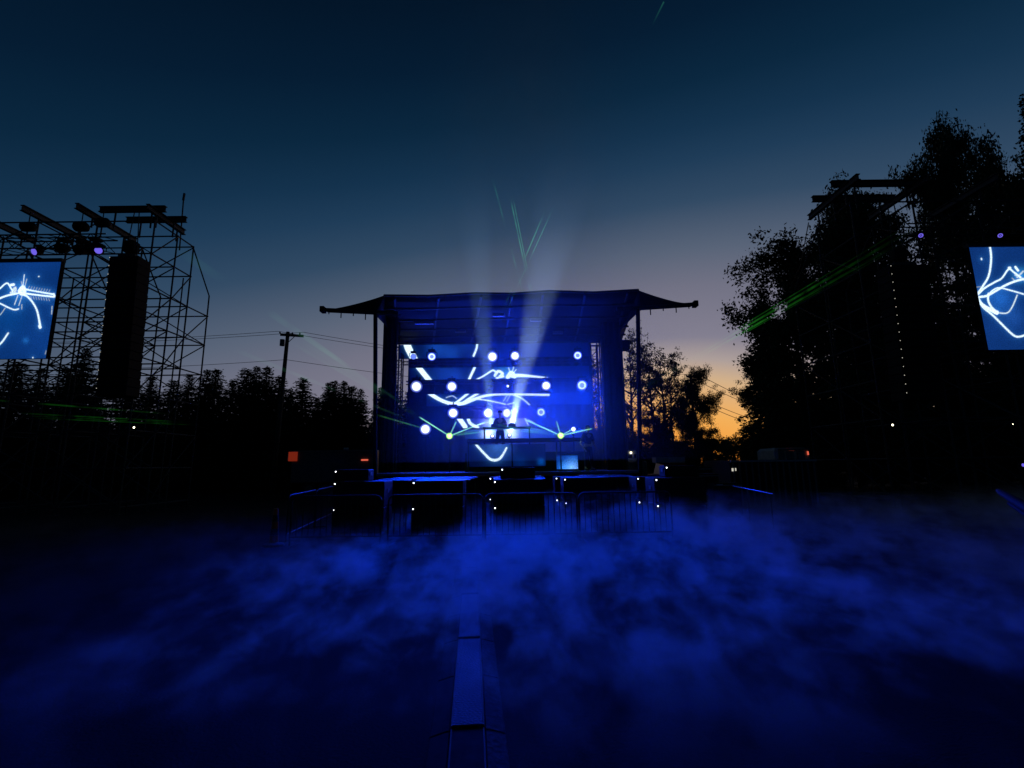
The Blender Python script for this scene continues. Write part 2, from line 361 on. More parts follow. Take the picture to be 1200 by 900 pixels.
# LED strips
YL = 25.0
W = 1.0
strip_specs = [
    ((467, 403), (690, 419), 'uppermost long LED strip, a short thick white stroke at its left end',
     [([(476, 400), (479, 409), (485, 420)], 8.2), ([(559.5, 400), (558.5, 408), (555, 417)], 2.3)],
     [(512, 408, 13, 1, (0.005, 0.05, 0.28)), (530, 415, 10, 1, (0.004, 0.04, 0.22)), (545, 405, 9, .7, (.004, .03, .2)), (620, 411, 50, 1, (.0, .004, .09))]),
    ((480, 430), (691, 444), 'second LED strip from the top, showing the pale insect body and its legs',
     [([(487, 426), (504, 447)], 6), ([(558.5, 426), (549, 446)], 2.8), ([(558, 445), (566, 441), (573, 436.5), (578, 434), (582, 437)], [1.6, 1.8, 2, 2, 2]),
      ([(580, 440), (584, 435), (589, 438), (586, 441)], 3.2), ([(582, 443), (590, 441)], 2.4), ([(595, 442), (599, 437), (603, 441)], 5), ([(600, 440.5), (612, 440), (642, 442.8)], [4.5, 3.4, 1.2]),
      ([(596, 431), (598, 437)], .9), ([(602, 430), (600, 437)], .9), ([(605, 433), (601, 438)], .8)],
     [(520, 438, 14, 1, (0.004, 0.03, 0.2)), (535, 441, 10, 1, (0.004, 0.03, 0.2)), (630, 437, 50, 1, (.0, .004, .09)), (592, 438, 9, .6, (.05, .3, .7))]),
    ((500, 461), (692, 475), 'middle LED strip crossed by long curved white insect legs',
     [([(500, 458), (508, 464), (518, 469.5), (529, 473), (542, 472.8), (553, 469), (566, 464.5), (580, 462.4), (600, 462.2)], [5, 4.4, 4, 4, 4, 3.6, 3, 2.4, 2]),
      ([(533, 473), (541, 467), (551, 459)], 2.6), ([(541, 473), (550, 467), (562, 460)], 2.6), ([(556, 467.4), (570, 469), (585, 472), (594, 473.8), (602, 472)], 1.4),
      ([(592, 461.5), (604, 463.5), (613, 468), (621, 475)], 1.6), ([(596, 462), (643, 462.8)], 2.4), ([(590, 470), (595, 462)], .7), ([(594, 470), (598, 463)], .7), ([(523, 466), (530, 464), (535, 467)], 1.1, .5)],
     [(590, 468, 30, 1, (.0, .01, .14)), (640, 468, 40, 1, (.0, .004, .09))]),
    ((532, 490), (690, 501), 'fourth LED strip, with two broken white strokes near its left end',
     [([(536, 487), (545, 500)], 5.5), ([(548, 488), (551, 496), (560, 501)], 3.4), ([(560, 498), (575, 494)], 1.4, .8), ([(614, 488), (619, 498)], 1.5), ([(619, 492), (626, 495)], 1, .6)],
     [(576, 495, 9, 1, (.5, .7, 1.4)), (600, 496, 11, 1, (.6, .8, 1.5)), (640, 495, 40, .8, (.0, .004, .09))]),
    ((545, 503), (690, 514), 'lowest LED strip, glowing white behind the disc jockey',
     [],
     [(573, 508, 6.5, 1, (1.6, 2.0, 2.4)), (599, 508, 7, 1, (1.6, 2.0, 2.4)), (588, 508, 24, 1, (.05, .3, 1.0)), (635, 508, 26, 1, (.01, .05, .35))]),
]
for (a, b, lab, strokes, blobs) in strip_specs:
    p, q = P(*a, YL), P(*b, YL); p0 = P((a[0] + b[0]) / 2, a[1], YL); q0 = P((a[0] + b[0]) / 2, b[1], YL)
    t = thing('led_strip', lab, 'LED strip', ((p.x + q.x) / 2, YL, q0.z), 'LED strips across the back of the stage')
    zt, zb = p0.z, q0.z
    n = max(2, round((q.x - p.x) / 1.0)); wd = (q.x - p.x) / n
    for i in range(n): obj('panel', MB().bbox((p.x + wd * (i + 0.5), YL + 0.055, (zt + zb) / 2), (wd - 0.008, 0.1, zt - zb), 0.01), MAT['black'], t)
    led_picture('picture', (p.x, zb), (q.x, zt), YL - 0.004, 420, 34, strokes, (0.0, 0.002, 0.035), t, PIC, 0.5, 3, blobs)
    for x in (p.x + 0.4, q.x - 0.4): rod('hanger', (x, YL + 0.14, zt - 0.1), (x, YL + 0.14, zt + 0.42), 0.03, MAT['dsteel'], t)

# ------------------------------------------------------------------ light trusses and stage lamps
def truss(name, p, q, s, label, parent=None, m=None, group=None, r=0.025):
    p = Vector(p); q = Vector(q); m = m or MAT['dsteel']
    t = thing(name, label, 'truss', (p + q) / 2, group)
    for dy in (-s / 2, s / 2):
        for dz in (-s / 2, s / 2): rod('chord', p + Vector((0, dy, dz)), q + Vector((0, dy, dz)), r, m, t)
    n = max(2, int((q - p).length / s)); b = MB()
    for i in range(n):
        a = p.lerp(q, i / n); c = p.lerp(q, (i + 1) / n)
        for dy in (-s / 2, s / 2):
            k = s / 2 if i % 2 else -s / 2; b.tube([a + Vector((0, dy, -k)), c + Vector((0, dy, k))], r * 0.6, 5)
        for dz in (-s / 2, s / 2): b.tube([a + Vector((0, -s / 2, dz)), c + Vector((0, s / 2, dz))], r * 0.6, 5)
    o = obj('lacing', b, m, t); o['kind'] = 'stuff'; return t
YT = 24.2
for lab, a, b in (('top light truss over the upper LED strips', (472, 424.5), (688, 423.5)), ('middle light truss across the LED strips, carrying four bright lamps', (476, 447.5), (692, 447)),
                  ('bottom light truss just over the disc jockey', (520, 479), (645, 478.5))):
    m_ = [P((a[0] + b[0]) / 2, a[1], YT).z] * 2
    p = P(*a, YT); q = P(*b, YT); p.z = q.z = m_[0]
    truss('light_truss', p, q, 0.17, lab, None, MAT['dsteel'], 'light trusses inside the stage', 0.015)
def disc(mb, c, d, r, seg=20, r_in=0.0):
    d = Vector(d).normalized(); a = d.cross(Vector((0, 0, 1))).normalized(); b = a.cross(d); c = Vector(c)
    vs = [c + (a * math.cos(2 * math.pi * i / seg) + b * math.sin(2 * math.pi * i / seg)) * r for i in range(seg)]
    if r_in <= 0: return mb.add(vs, [tuple(range(seg))])
    vs += [c + (a * math.cos(2 * math.pi * i / seg) + b * math.sin(2 * math.pi * i / seg)) * r_in for i in range(seg)]
    return mb.add(vs, [(i, (i + 1) % seg, seg + (i + 1) % seg, seg + i) for i in range(seg)])
def glow_lens(c, d, r, core, rim, k, parent):  # ring colours paint the lamp's halo onto the disc, core fading outward
    b = MB(); d = Vector(d).normalized(); a = d.cross(Vector((0, 0, 1))).normalized(); e = a.cross(d); c = Vector(c); rings = [0, .35, .6, .72, .84, 1.0]; n = 24; col = []
    for i, q in enumerate(rings):
        for j in range(n): b.v.append(c + (a * math.cos(2 * math.pi * j / n) + e * math.sin(2 * math.pi * j / n)) * r * q + d * .012 * (1 - q)); col.append(tuple(core[m] + (rim[m] - core[m]) * k[i] for m in range(3)) + (1,))
    b.f = [(i * n + j, i * n + (j + 1) % n, (i + 1) * n + (j + 1) % n, (i + 1) * n + j) for i in range(len(rings) - 1) for j in range(n)]
    o = obj('lens', b, PIC0, parent); at = o.data.color_attributes.new('picture', 'FLOAT_COLOR', 'POINT'); at.data.foreach_set('color', np.array(col, np.float32).ravel()); return o
def moving_head(c, d, r, kind, label, group, hang=1, light=None, lens=None):
    """lamp whose lens is centred at c and looks along d; hang=1 hangs from above, -1 stands"""
    c = Vector(c); d = Vector(d).normalized(); back = c - d * r * 2.2; piv = c - d * r * 1.2
    t = thing('moving_head_lamp', label, 'stage lamp', piv + Vector((0, 0, hang * r * 2.0)), group)
    obj('base', MB().bbox(piv + Vector((0, 0, hang * r * 1.75)), (r * 2.0, r * 1.7, r * 0.6), 0.02), MAT['black'], t)
    a = d.cross(Vector((0, 0, 1))).normalized()
    for s_ in (-1, 1):
        y = MB().tube([piv + a * s_ * r * 0.6 + Vector((0, 0, hang * r * 1.5)), piv + a * s_ * r * 1.45 + Vector((0, 0, hang * r * 1.2)), piv + a * s_ * r * 1.45], r * 0.13, 6); obj('yoke_arm', y, MAT['black'], t)
    hk = 1.4 if kind == 'full' else 1.0; h = MB().tube([back - d * r * 0.3, back, piv, c - d * 0.02, c], [r * 0.35, r * 0.75, r * 1.05, r * 1.08 * hk, r * 1.08 * hk], 18); hd = obj('head', h, MAT['black'], t, True)
    m_ = lens or {'full': MAT['lens_w'], 'ring': MAT['lens_mid'], 'dim': MAT['lens_dim'], 'off': MAT['glass'], 'violet': MAT['lens_v']}[kind]
    if kind == 'full': glow_lens(c + d * .01, d, r * 1.36, (2.6, 3.0, 3.8), (.0, .015, .3), (0, 0, .45, .84, .95, 1), t)  # disc drawn wider than the lamp to carry its painted blue halo
    elif kind == 'ring' and not lens: glow_lens(c + d * .01, d, r * 1.2, (.25, .35, 1.0), (.0, .02, .7), (0, .1, -4, -2, .7, 1), t)
    elif kind == 'ring':
        obj('lens', disc(disc(MB(), c + d * 0.012, d, r, 24, r * 0.55), c + d * 0.012, d, r * 0.25, 12), m_, t); obj('lens_centre', disc(MB(), c + d * 0.006, d, r * 0.56), MAT['glass'], t)
    else: obj('lens', disc(MB(), c + d * 0.01, d, r, 24), m_, t)
    if light:
        spot('lamp_light', c + d * .06, light[3], light[1], light[0], light[2], 1.0, r * 0.8, t); spot('lamp_spill', c + d * .06, d, 120, light[0] * .36, (light[2][0] * .5, light[2][1] * .8, 1.0), 1.0, r * 0.8, t)
    return t
BLUE = (0.0, 0.04, 1.0)
E_L = 2050
GL = 'lamps hung across the stage'
lamps = [  # px, py, radius px, kind, label, power factor, hang
    (484.5, 418, 3.2, 'dim', 'dim blue lamp under the thick stroke of the uppermost LED strip', .15, 1),
    (506, 418, 4.2, 'ring', 'ring-shaped lamp at the upper left of the stage', .3, 1),
    (577, 418, 4.9, 'full', 'upper bright lamp over the insect on the second LED strip, left of a pair', 1, 1),
    (603.5, 417, 4.4, 'full', 'upper bright lamp over the insect on the second LED strip, right of a pair', 1, 1),
    (677, 416.5, 4.3, 'ring', 'horseshoe-shaped lamp at the upper right of the stage', .35, 1),
    (488, 453, 5.2, 'full', 'bright lamp farthest left in the row between second and middle strips', 1.1, 1),
    (529.5, 453, 4.8, 'full', 'bright lamp just over the start of the long curved insect leg', 1, 1),
    (575, 454, 3.2, 'off', 'unlit lamp between the bright lamps of the middle truss', 0, 1),
    (595, 452.5, 1.4, 'full', 'tiny white lamp at the middle of the middle truss', .1, 1),
    (640, 452, 4.5, 'full', 'bright lamp above the right tip of the middle LED strip', 1, 1),
    (682, 451.5, 5.2, 'ring', 'large white lamp with a dark centre, farthest right on the middle truss', 1, 1),
    (531, 484, 4.8, 'full', 'bright lamp at the left end of the bottom truss', 1, 1),
    (572, 484, 4.9, 'full', 'bright lamp just left of the disc jockey\'s head', 1.1, 1),
    (594, 484, 4.6, 'full', 'bright lamp just right of the disc jockey\'s head', 1.1, 1),
    (634, 483, 4.4, 'ring', 'ring-shaped lamp at the right end of the bottom truss', .6, 1),
    (498.5, 503, 4.3, 'full', 'low bright lamp on a stand at the left of the stage', .6, -1),
    (672, 503, 2.2, 'full', 'small low white lamp right of the green laser', .3, -1)]
LAMP_POS = {}
for i, (px, py, rp, kind, lab, pw, hang) in enumerate(lamps):
    Y = 23.9 if py < 500 else 21.0
    c = P(px, py, Y); d = (Vector((0, 0, EYE)) - c).normalized(); r_ = rp * 24.3 / 551
    t = moving_head(c, d + Vector((0, 0, 0.02)), r_, kind, lab, GL, hang, (E_L * pw, 58, ((0.05, 0.06, 1.0) if 560 < px < 610 and py > 480 else BLUE), Vector((c.x * .75 + 1.2, 8.5, .7)) - c) if pw > 0 else None)
    if hang == 1: rod('clamp', c - d * r_ * 1.2 + Vector((0, 0, r_ * 1.9)), c - d * r_ * 1.2 + Vector((0, 0.1, r_ * 1.9 + 0.16)), 0.03, MAT['black'], t)
    else: rod('stand', (c.x, c.y + r_, DECK_Z), (c.x, c.y + r_ * 0.9, c.z - r_ * 1.9), 0.035, MAT['black'], t)

# ------------------------------------------------------------------ disc jockey's booth
YD = 20.4
riser_z = 2.28
bx0, bx1 = P(545, 520, 19.6).x, P(690, 520, 19.6).x
booth = thing('dj_riser', 'raised platform for the disc jockey with a dark lip and a lit front', 'riser', ((bx0 + bx1) / 2, 20.2, DECK_Z))
obj('riser_body', MB().bbox(((bx0 + bx1) / 2, 20.5, (DECK_Z + riser_z) / 2), (bx1 - bx0, 1.7, riser_z - DECK_Z), 0.02), MAT['black'], booth)
zz = P(620, 516, 19.5).z
obj('front_bar', MB().bbox((P(619, 516, 19.5).x, 19.5, zz), (bx1 - bx0 - 0.1, 0.22, 0.17), 0.03), MAT['black'], booth)
for px in (549, 600, 652, 688): a = P(px, 516, 19.5); rod('bar_leg', (a.x, 19.52, DECK_Z), (a.x, 19.52, zz), 0.03, MAT['black'], booth)
p, q = P(547, 521, 19.44), P(640, 546, 19.44)
led_picture('front_picture', (p.x, max(q.z, DECK_Z + .02)), (q.x, p.z), 19.62, 300, 90,
            [([(555, 517), (561, 524.5), (568, 532), (573.5, 537.4), (579, 539.3), (585, 537.8), (589.5, 532.5), (593.5, 525)], [2.6, 2.6, 2.8, 3, 3, 2.8, 2.4, 2.2], .9)],
            (0.0, 0.003, 0.045), booth, PIC, 0.5, 5, [(610, 540, 8, .25, (.0, .05, .3)), (634, 541, 4, .6, (.0, .1, .5)), (583, 522, 14, .8, (.04, .15, .5))])
obj('front_panel', MB().box(((p.x + q.x) / 2, 19.655, (p.z + max(q.z, DECK_Z + .02)) / 2), (q.x - p.x, 0.06, p.z - max(q.z, DECK_Z + .02))), MAT['black'], booth)

tz = P(592, 500.5, 20.0).z
table = thing('dj_table', 'narrow black table in front of the disc jockey, at waist height', 'table', (P(592, 500, 20).x, 20, riser_z))
tx0, tx1 = P(566, 500, 20.0).x, P(622, 500, 20.0).x
obj('table_top', MB().bbox(((tx0 + tx1) / 2, 20.0, tz - 0.03), (tx1 - tx0, 0.5, 0.06), 0.01), MAT['black'], table)
for x in (tx0 + .06, tx1 - .06):
    for y in (19.8, 20.2): rod('leg', (x, y, riser_z), (x, y, tz - .06), 0.022, MAT['black'], table)
gr = 'players and mixer on the disc jockey\'s table'
def gear(px, w_, h, lab, name, cat):
    a = P(px, 498, 20.0); t = thing(name, lab, cat, (a.x, 20, tz), gr)
    obj('case', MB().bbox((a.x, 20, tz + h / 2), (w_, 0.38, h), 0.012), MAT['black'], t)
    if name == 'media_player':
        obj('jog_wheel', MB().tube([(a.x, 19.95, tz + h), (a.x, 19.95, tz + h + 0.02)], 0.1, 20), MAT['grey'], t); obj('display', MB().box((a.x, 20.13, tz + h + 0.03), (0.16, 0.012, 0.07)), MAT['glass'], t)
    else:
        for i in range(4):
            obj('knob', MB().tube([(a.x - .1 + .066 * i, 20.08, tz + h), (a.x - .1 + .066 * i, 20.08, tz + h + .025)], 0.012, 8), MAT['grey'], t)
            obj('fader', MB().box((a.x - .1 + .066 * i, 19.9, tz + h + .008), (.02, .035, .016)), MAT['grey'], t)
gear(580, 0.32, 0.12, 'black media player left of the mixer, in front of the disc jockey', 'media_player', 'player')
gear(590, 0.3, 0.11, 'black mixer between the two media players on the table', 'dj_mixer', 'mixer')
gear(600, 0.32, 0.12, 'black media player right of the mixer, in front of the disc jockey', 'media_player', 'player')

# small glowing floor screen at the right
p, q = P(652, 534, 19.2), P(677.5, 549.5, 19.2)
fs = thing('floor_screen', 'small pale blue glowing floor screen at the front right of the stage', 'screen', ((p.x + q.x) / 2, 19.2, q.z))
obj('casing', MB().bbox(((p.x + q.x) / 2, 19.3, (p.z + q.z) / 2), (q.x - p.x + .06, 0.16, p.z - q.z + .06), 0.02), MAT['black'], fs)
led_picture('picture', (p.x, q.z), (q.x, p.z), 19.21, 60, 40, [], (0.0, 0.03, 0.25), fs, PIC, 0.4, 9, [(671, 550, 8, 1, (.2, .45, .9)), (662, 548, 7, 1, (.02, .2, .7)), (672, 540, 7, .5, (.02, .2, .6))])

# ------------------------------------------------------------------ people
def skin_obj(name, verts, edges, radii, m, parent, root=0, levels=2):
    me = bpy.data.meshes.new(name); me.from_pydata([tuple(Vector(v)) for v in verts], edges, []); me.materials.append(m)
    o = link(name, me, parent)
    md = o.modifiers.new('skin', 'SKIN'); md.use_smooth_shade = True
    for i, r_ in enumerate(radii):
        rr_ = r_ if isinstance(r_, tuple) else (r_, r_); me.skin_vertices[0].data[i].radius = rr_; me.skin_vertices[0].data[i].use_root = (i == root)
    sb = o.modifiers.new('smooth', 'SUBSURF'); sb.levels = levels; sb.render_levels = levels
    return o
def person(loc, rz, label, hands, feet, hat, lean=0.0):
    """local frame: faces -y; hands are two wrist targets, feet two ankle x, y offsets"""
    t = thing('person', label, 'person', loc, None)
    rootr = t; rootr.rotation_euler = (0, 0, rz)
    V = []; Ed = []; Ra = []
    def v(p, r_, par=None):
        V.append(Vector(p)); Ra.append(r_)
        if par is not None: Ed.append((par, len(V) - 1))
        return len(V) - 1
    pel = v((0, 0, 0.95), (0.15, 0.11)); wa = v((0, -0.005 - lean * .3, 1.1), (0.135, 0.1), pel); ch = v((0, -lean * .7, 1.3), (0.165, 0.115), wa); nb = v((0, -lean, 1.47), (0.075, 0.07), ch)
    nk = v((0, -lean - .01, 1.54), 0.056, nb); hd = v((0, -lean - .035, 1.63), (0.072, 0.09), nk); hm = v((0, -lean - .04, 1.7), (0.078, 0.098), hd); ht = v((0, -lean - .025, 1.77), (0.06, 0.075), hm)
    shirt_v = []
    for s_, hand in ((-1, hands[0]), (1, hands[1])):
        sh = v((s_ * 0.18, -lean * .85, 1.42), 0.068, ch); H = Vector(hand); S = V[sh]
        el_dir = (H - S); mid = S.lerp(H, 0.52) + Vector((s_ * 0.09, 0.1, -0.1)); el = v(mid, 0.045, sh); fa = v(mid.lerp(H, .35), .042, el); wr = v(H, 0.027, fa)
        d = (H - mid).normalized(); side = d.cross(Vector((0, 0, 1))).normalized()
        pm = v(H + d * 0.075, (0.038, 0.02), wr)
        for k in range(4):
            off = side * (k - 1.5) * 0.02; ln = (0.075, 0.085, 0.08, 0.062)[k]
            a = v(H + d * 0.1 + off, 0.0095, pm); b = v(H + d * (0.1 + ln * .5) + off * 1.1 + Vector((0, 0, -.004)), 0.009, a); v(H + d * (0.1 + ln) + off * 1.1 + Vector((0, 0, -.025)), 0.0075, b)
        a = v(H + d * 0.04 - side * 0.038 * s_, 0.011, pm); v(H + d * 0.085 - side * .055 * s_ + Vector((0, 0, -.012)), 0.009, a)
        shirt_v.append((S, mid))
    for s_, (fx_, fy) in ((-1, feet[0]), (1, feet[1])):
        hp = v((s_ * 0.095, 0, 0.88), 0.09, pel); kn = v((s_ * 0.1 * .5 + fx_ * .5, fy * .5 - 0.03, 0.5), 0.062, hp); cf = v((s_ * .03 + fx_ * .7, fy * .8 + .01, .33), .058, kn); an = v((fx_, fy, 0.09), 0.038, cf); toe = v((fx_ + s_ * .03, fy - 0.17, 0.035), (0.04, 0.03), an)
    skin_obj('body', V, Ed, Ra, MAT['skin'], t)
    # face: nose, ears, eyes, mouth
    f = MB(); hc = Vector((0, -lean - .04, 1.67))
    fc = MB().tube([hc + Vector((0, -.085, .03)), hc + Vector((0, -.108, -.005)), hc + Vector((0, -.088, -.018))], [.008, .014, .01], 6); obj2(fc, 'nose', MAT['skin'], t)
    for s_ in (-1, 1):
        obj2(MB().tube([hc + Vector((s_ * .076, .01, -.03)), hc + Vector((s_ * .085, .012, 0)), hc + Vector((s_ * .08, .014, .03))], [.008, .016, .008], 6), 'ear', MAT['skin'], t)
        obj2(MB().tube([hc + Vector((s_ * .03, -.083, .022)), hc + Vector((s_ * .03, -.094, .022))], [.013, .006], 8), 'eye', MAT['white'], t)
    obj2(MB().tube([hc + Vector((-.024, -.086, -.05)), hc + Vector((0, -.094, -.052)), hc + Vector((.024, -.086, -.05))], .006, 6), 'mouth', MAT['red'], t)
    # clothing
    tv = [(0, -lean * .1, 0.98), (0, -lean * .35, 1.12), (0, -lean * .7, 1.3), (0, -lean * .9, 1.46)]; te = [(0, 1), (1, 2), (2, 3)]; tr = [(0.165, .125), (0.155, .12), (0.185, .135), (0.085, .08)]
    for i, (S, mid) in enumerate(shirt_v):
        k = len(tv); tv += [tuple(S), tuple(S.lerp(mid, 0.75))]; te += [(2, k), (k, k + 1)]; tr += [.085, .066]
    skin_obj('shirt', tv, te, tr, MAT['shirt'], t)
    pv = [(0, 0, 1.0), (0, 0, .93)]; pe = [(0, 1)]; pr = [(.155, .12), (.17, .125)]
    for s_, (fx_, fy) in ((-1, feet[0]), (1, feet[1])):
        k = len(pv); pv += [(s_ * .1, 0, .84), (s_ * .05 + fx_ * .5, fy * .5 - .03, .5), (fx_, fy, .14)]; pe += [(1, k), (k, k + 1), (k + 1, k + 2)]; pr += [.105, .078, .066]
    skin_obj('trousers', pv, pe, pr, MAT['trousers'], t)
    for s_, (fx_, fy) in ((-1, feet[0]), (1, feet[1])):
        obj2(MB().tube([(fx_, fy + .07, .05), (fx_, fy, .055), (fx_ + s_ * .02, fy - .1, .045), (fx_ + s_ * .03, fy - .2, .03)], [.035, .05, .048, .028], 10), 'shoe', MAT['shoe'], t)
    if hat:
        c = hc + Vector((0, .01, .07))
        obj2(MB().tube([c + Vector((0, 0, -.02)), c, c + Vector((0, 0, .06)), c + Vector((0, 0, .075))], [.098, .102, .094, .06], 16), 'cap', MAT['shirt'], t)
        obj2(MB().box(c + Vector((0, -.13, -.012)), (.15, .1, .012)), 'cap_peak', MAT['shirt'], t)
    else:
        c = hc + Vector((0, .02, .05)); obj2(MB().tube([c + Vector((0, .03, -.07)), c + Vector((0, .015, 0)), c + Vector((0, 0, .05)), c + Vector((0, 0, .075))], [.08, .092, .082, .04], 16), 'hair', MAT['shoe'], t)
    return t
def obj2(mb, name, m, parent):          # mesh given in the parent's own frame
    me = bpy.data.meshes.new(name); me.from_pydata(mb.v, [], mb.f); me.polygons.foreach_set('use_smooth', [True] * len(me.polygons)); me.materials.append(m); return link(name, me, parent)
a = P(586, 500, YD)
person((a.x, YD + 0.05, riser_z + 0.005), 0, 'disc jockey in a cap and dark T-shirt behind the table on the stage', [(-.2, -.36, 1.12), (.2, -.38, 1.1)], [(-.15, .02), (.16, 0.0)], True, .06)
a = P(688, 500, 19.0)
person((a.x, 19.0, DECK_Z + 0.005), R(25), 'dark figure standing at the right side of the stage beside the glowing floor screen', [(-.27, -.1, .88), (.26, -.16, .92)], [(-.13, .02), (.14, -.04)], False, .02)

# ------------------------------------------------------------------ lasers
def beam_mat(name, col, strength, alpha, scale, lo, hi):  # self-glowing tubes standing for laser light scattered in smoke
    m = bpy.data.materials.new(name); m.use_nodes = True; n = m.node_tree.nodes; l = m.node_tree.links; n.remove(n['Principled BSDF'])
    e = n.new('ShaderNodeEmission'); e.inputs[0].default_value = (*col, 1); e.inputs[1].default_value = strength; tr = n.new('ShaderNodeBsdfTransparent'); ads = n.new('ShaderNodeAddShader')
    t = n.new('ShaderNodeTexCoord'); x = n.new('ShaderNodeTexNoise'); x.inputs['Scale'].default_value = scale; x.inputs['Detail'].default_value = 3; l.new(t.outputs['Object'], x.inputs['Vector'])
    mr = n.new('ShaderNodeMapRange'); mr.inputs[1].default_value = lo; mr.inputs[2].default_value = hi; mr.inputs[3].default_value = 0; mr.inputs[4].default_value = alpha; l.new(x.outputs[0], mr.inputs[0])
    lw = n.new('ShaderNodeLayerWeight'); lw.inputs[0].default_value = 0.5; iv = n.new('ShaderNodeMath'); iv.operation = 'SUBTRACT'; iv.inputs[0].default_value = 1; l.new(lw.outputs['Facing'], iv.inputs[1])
    fa = n.new('ShaderNodeAttribute'); fa.attribute_name = 'smoke'; mf = n.new('ShaderNodeMath'); mf.operation = 'MULTIPLY'; l.new(mr.outputs[0], mf.inputs[0]); l.new(fa.outputs['Fac'], mf.inputs[1])  # this attribute is painted brightness along the tube, not a smoke density
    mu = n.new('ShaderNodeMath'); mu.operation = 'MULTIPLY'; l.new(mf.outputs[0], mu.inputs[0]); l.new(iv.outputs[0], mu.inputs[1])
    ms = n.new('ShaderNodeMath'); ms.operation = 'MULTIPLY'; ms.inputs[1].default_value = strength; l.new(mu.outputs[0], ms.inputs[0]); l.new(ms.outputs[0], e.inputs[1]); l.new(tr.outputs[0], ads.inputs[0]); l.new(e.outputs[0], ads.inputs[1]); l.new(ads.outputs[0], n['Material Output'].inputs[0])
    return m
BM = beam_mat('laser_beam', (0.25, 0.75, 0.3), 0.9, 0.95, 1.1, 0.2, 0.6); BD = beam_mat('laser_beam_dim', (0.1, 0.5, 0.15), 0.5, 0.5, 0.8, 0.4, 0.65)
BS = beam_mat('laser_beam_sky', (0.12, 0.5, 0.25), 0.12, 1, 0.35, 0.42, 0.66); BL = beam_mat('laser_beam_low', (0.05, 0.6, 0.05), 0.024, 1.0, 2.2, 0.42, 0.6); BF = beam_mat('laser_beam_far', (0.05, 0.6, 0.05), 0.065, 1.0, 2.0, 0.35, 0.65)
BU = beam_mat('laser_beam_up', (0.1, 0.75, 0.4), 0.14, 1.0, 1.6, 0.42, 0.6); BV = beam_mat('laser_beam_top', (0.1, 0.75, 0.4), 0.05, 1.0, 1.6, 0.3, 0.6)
FADE = {'laser_beam_up': [(0, 0), (.6, 0), (.72, .6), (.9, 1), (1, 0)], 'laser_beam_top': [(0, 0), (.975, 0), (.985, 1), (1, .8)], 'laser_beam_far': [(0, .02), (.45, .05), (.55, .4), (.6, 1), (.68, .75), (.76, .4), (.86, .12), (1, 0)], 'laser_beam_low': [(0, 0), (.72, 0), (.8, 1), (.93, .8), (1, 0)], 'laser_beam_sky': [(0, 0), (.3, .1), (.55, 1), (.8, .9), (1, 0)], 'laser_beam_dim': [(0, .6), (.5, 1), (.9, .6), (1, 0)]}  # painted brightness along each beam, bright where smoke would catch the light
def laser(px, py, Y, label, beams):
    c = P(px, py, Y); t = thing('laser_projector', label, 'laser', (c.x, Y, DECK_Z), 'laser projectors at the front of the stage')
    obj('housing', MB().bbox(c + Vector((0, .16, 0)), (.3, .28, .2), .02), MAT['black'], t); rod('stand', (c.x, Y + .16, DECK_Z), (c.x, Y + .16, c.z - .1), .03, MAT['black'], t)
    ap = glow_lens(c + Vector((0, -.02, 0)), (-c.x / 19, -1, -.05), .14, (2.0, 4.0, .7), (.01, .12, .01), (0, .1, .45, .7, .9, 1), t); ap.name = 'aperture_glow'  # enlarged disc with the laser's green glow painted round its core
    for (qx, qy, qY, r1, r2, mm) in beams:
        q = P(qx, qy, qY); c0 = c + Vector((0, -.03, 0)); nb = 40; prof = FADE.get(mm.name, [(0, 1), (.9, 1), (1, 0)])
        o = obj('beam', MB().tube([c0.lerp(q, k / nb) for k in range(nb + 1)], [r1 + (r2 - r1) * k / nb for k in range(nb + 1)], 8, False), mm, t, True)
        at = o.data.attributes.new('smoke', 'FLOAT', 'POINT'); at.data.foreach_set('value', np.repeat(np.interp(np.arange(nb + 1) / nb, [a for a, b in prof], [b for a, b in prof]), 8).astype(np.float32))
    l = bpy.data.lights.new('laser_glow', 'POINT'); l.energy = 12; l.color = (0.4, 1, 0.1); l.shadow_soft_size = .08; o = link('laser_glow', l, t); o.location = c + Vector((0, -.12, 0)) - wloc(t)
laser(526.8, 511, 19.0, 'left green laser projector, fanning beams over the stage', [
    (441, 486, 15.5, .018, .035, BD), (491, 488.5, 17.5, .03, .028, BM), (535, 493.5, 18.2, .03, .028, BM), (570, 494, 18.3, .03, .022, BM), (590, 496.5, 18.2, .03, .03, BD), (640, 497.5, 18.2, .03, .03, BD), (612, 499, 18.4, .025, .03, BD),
    (343, 392, 9.5, .02, .12, BS), (336, 398, 9.6, .02, .05, BS), (255, 402, 9.5, .02, .06, BS), (205, 290, 8.0, .02, .1, BS), (20, 484, 12.0, .015, .022, BL), (40, 490, 12.0, .015, .018, BL), (25, 487, 12.1, .01, .012, BL), (-30, 467, 11.0, .02, .025, BL), (640, 244, 12.0, .012, .016, BU), (650, 240, 12.0, .01, .012, BU), (778, 2, 7.0, .012, .016, BV)])
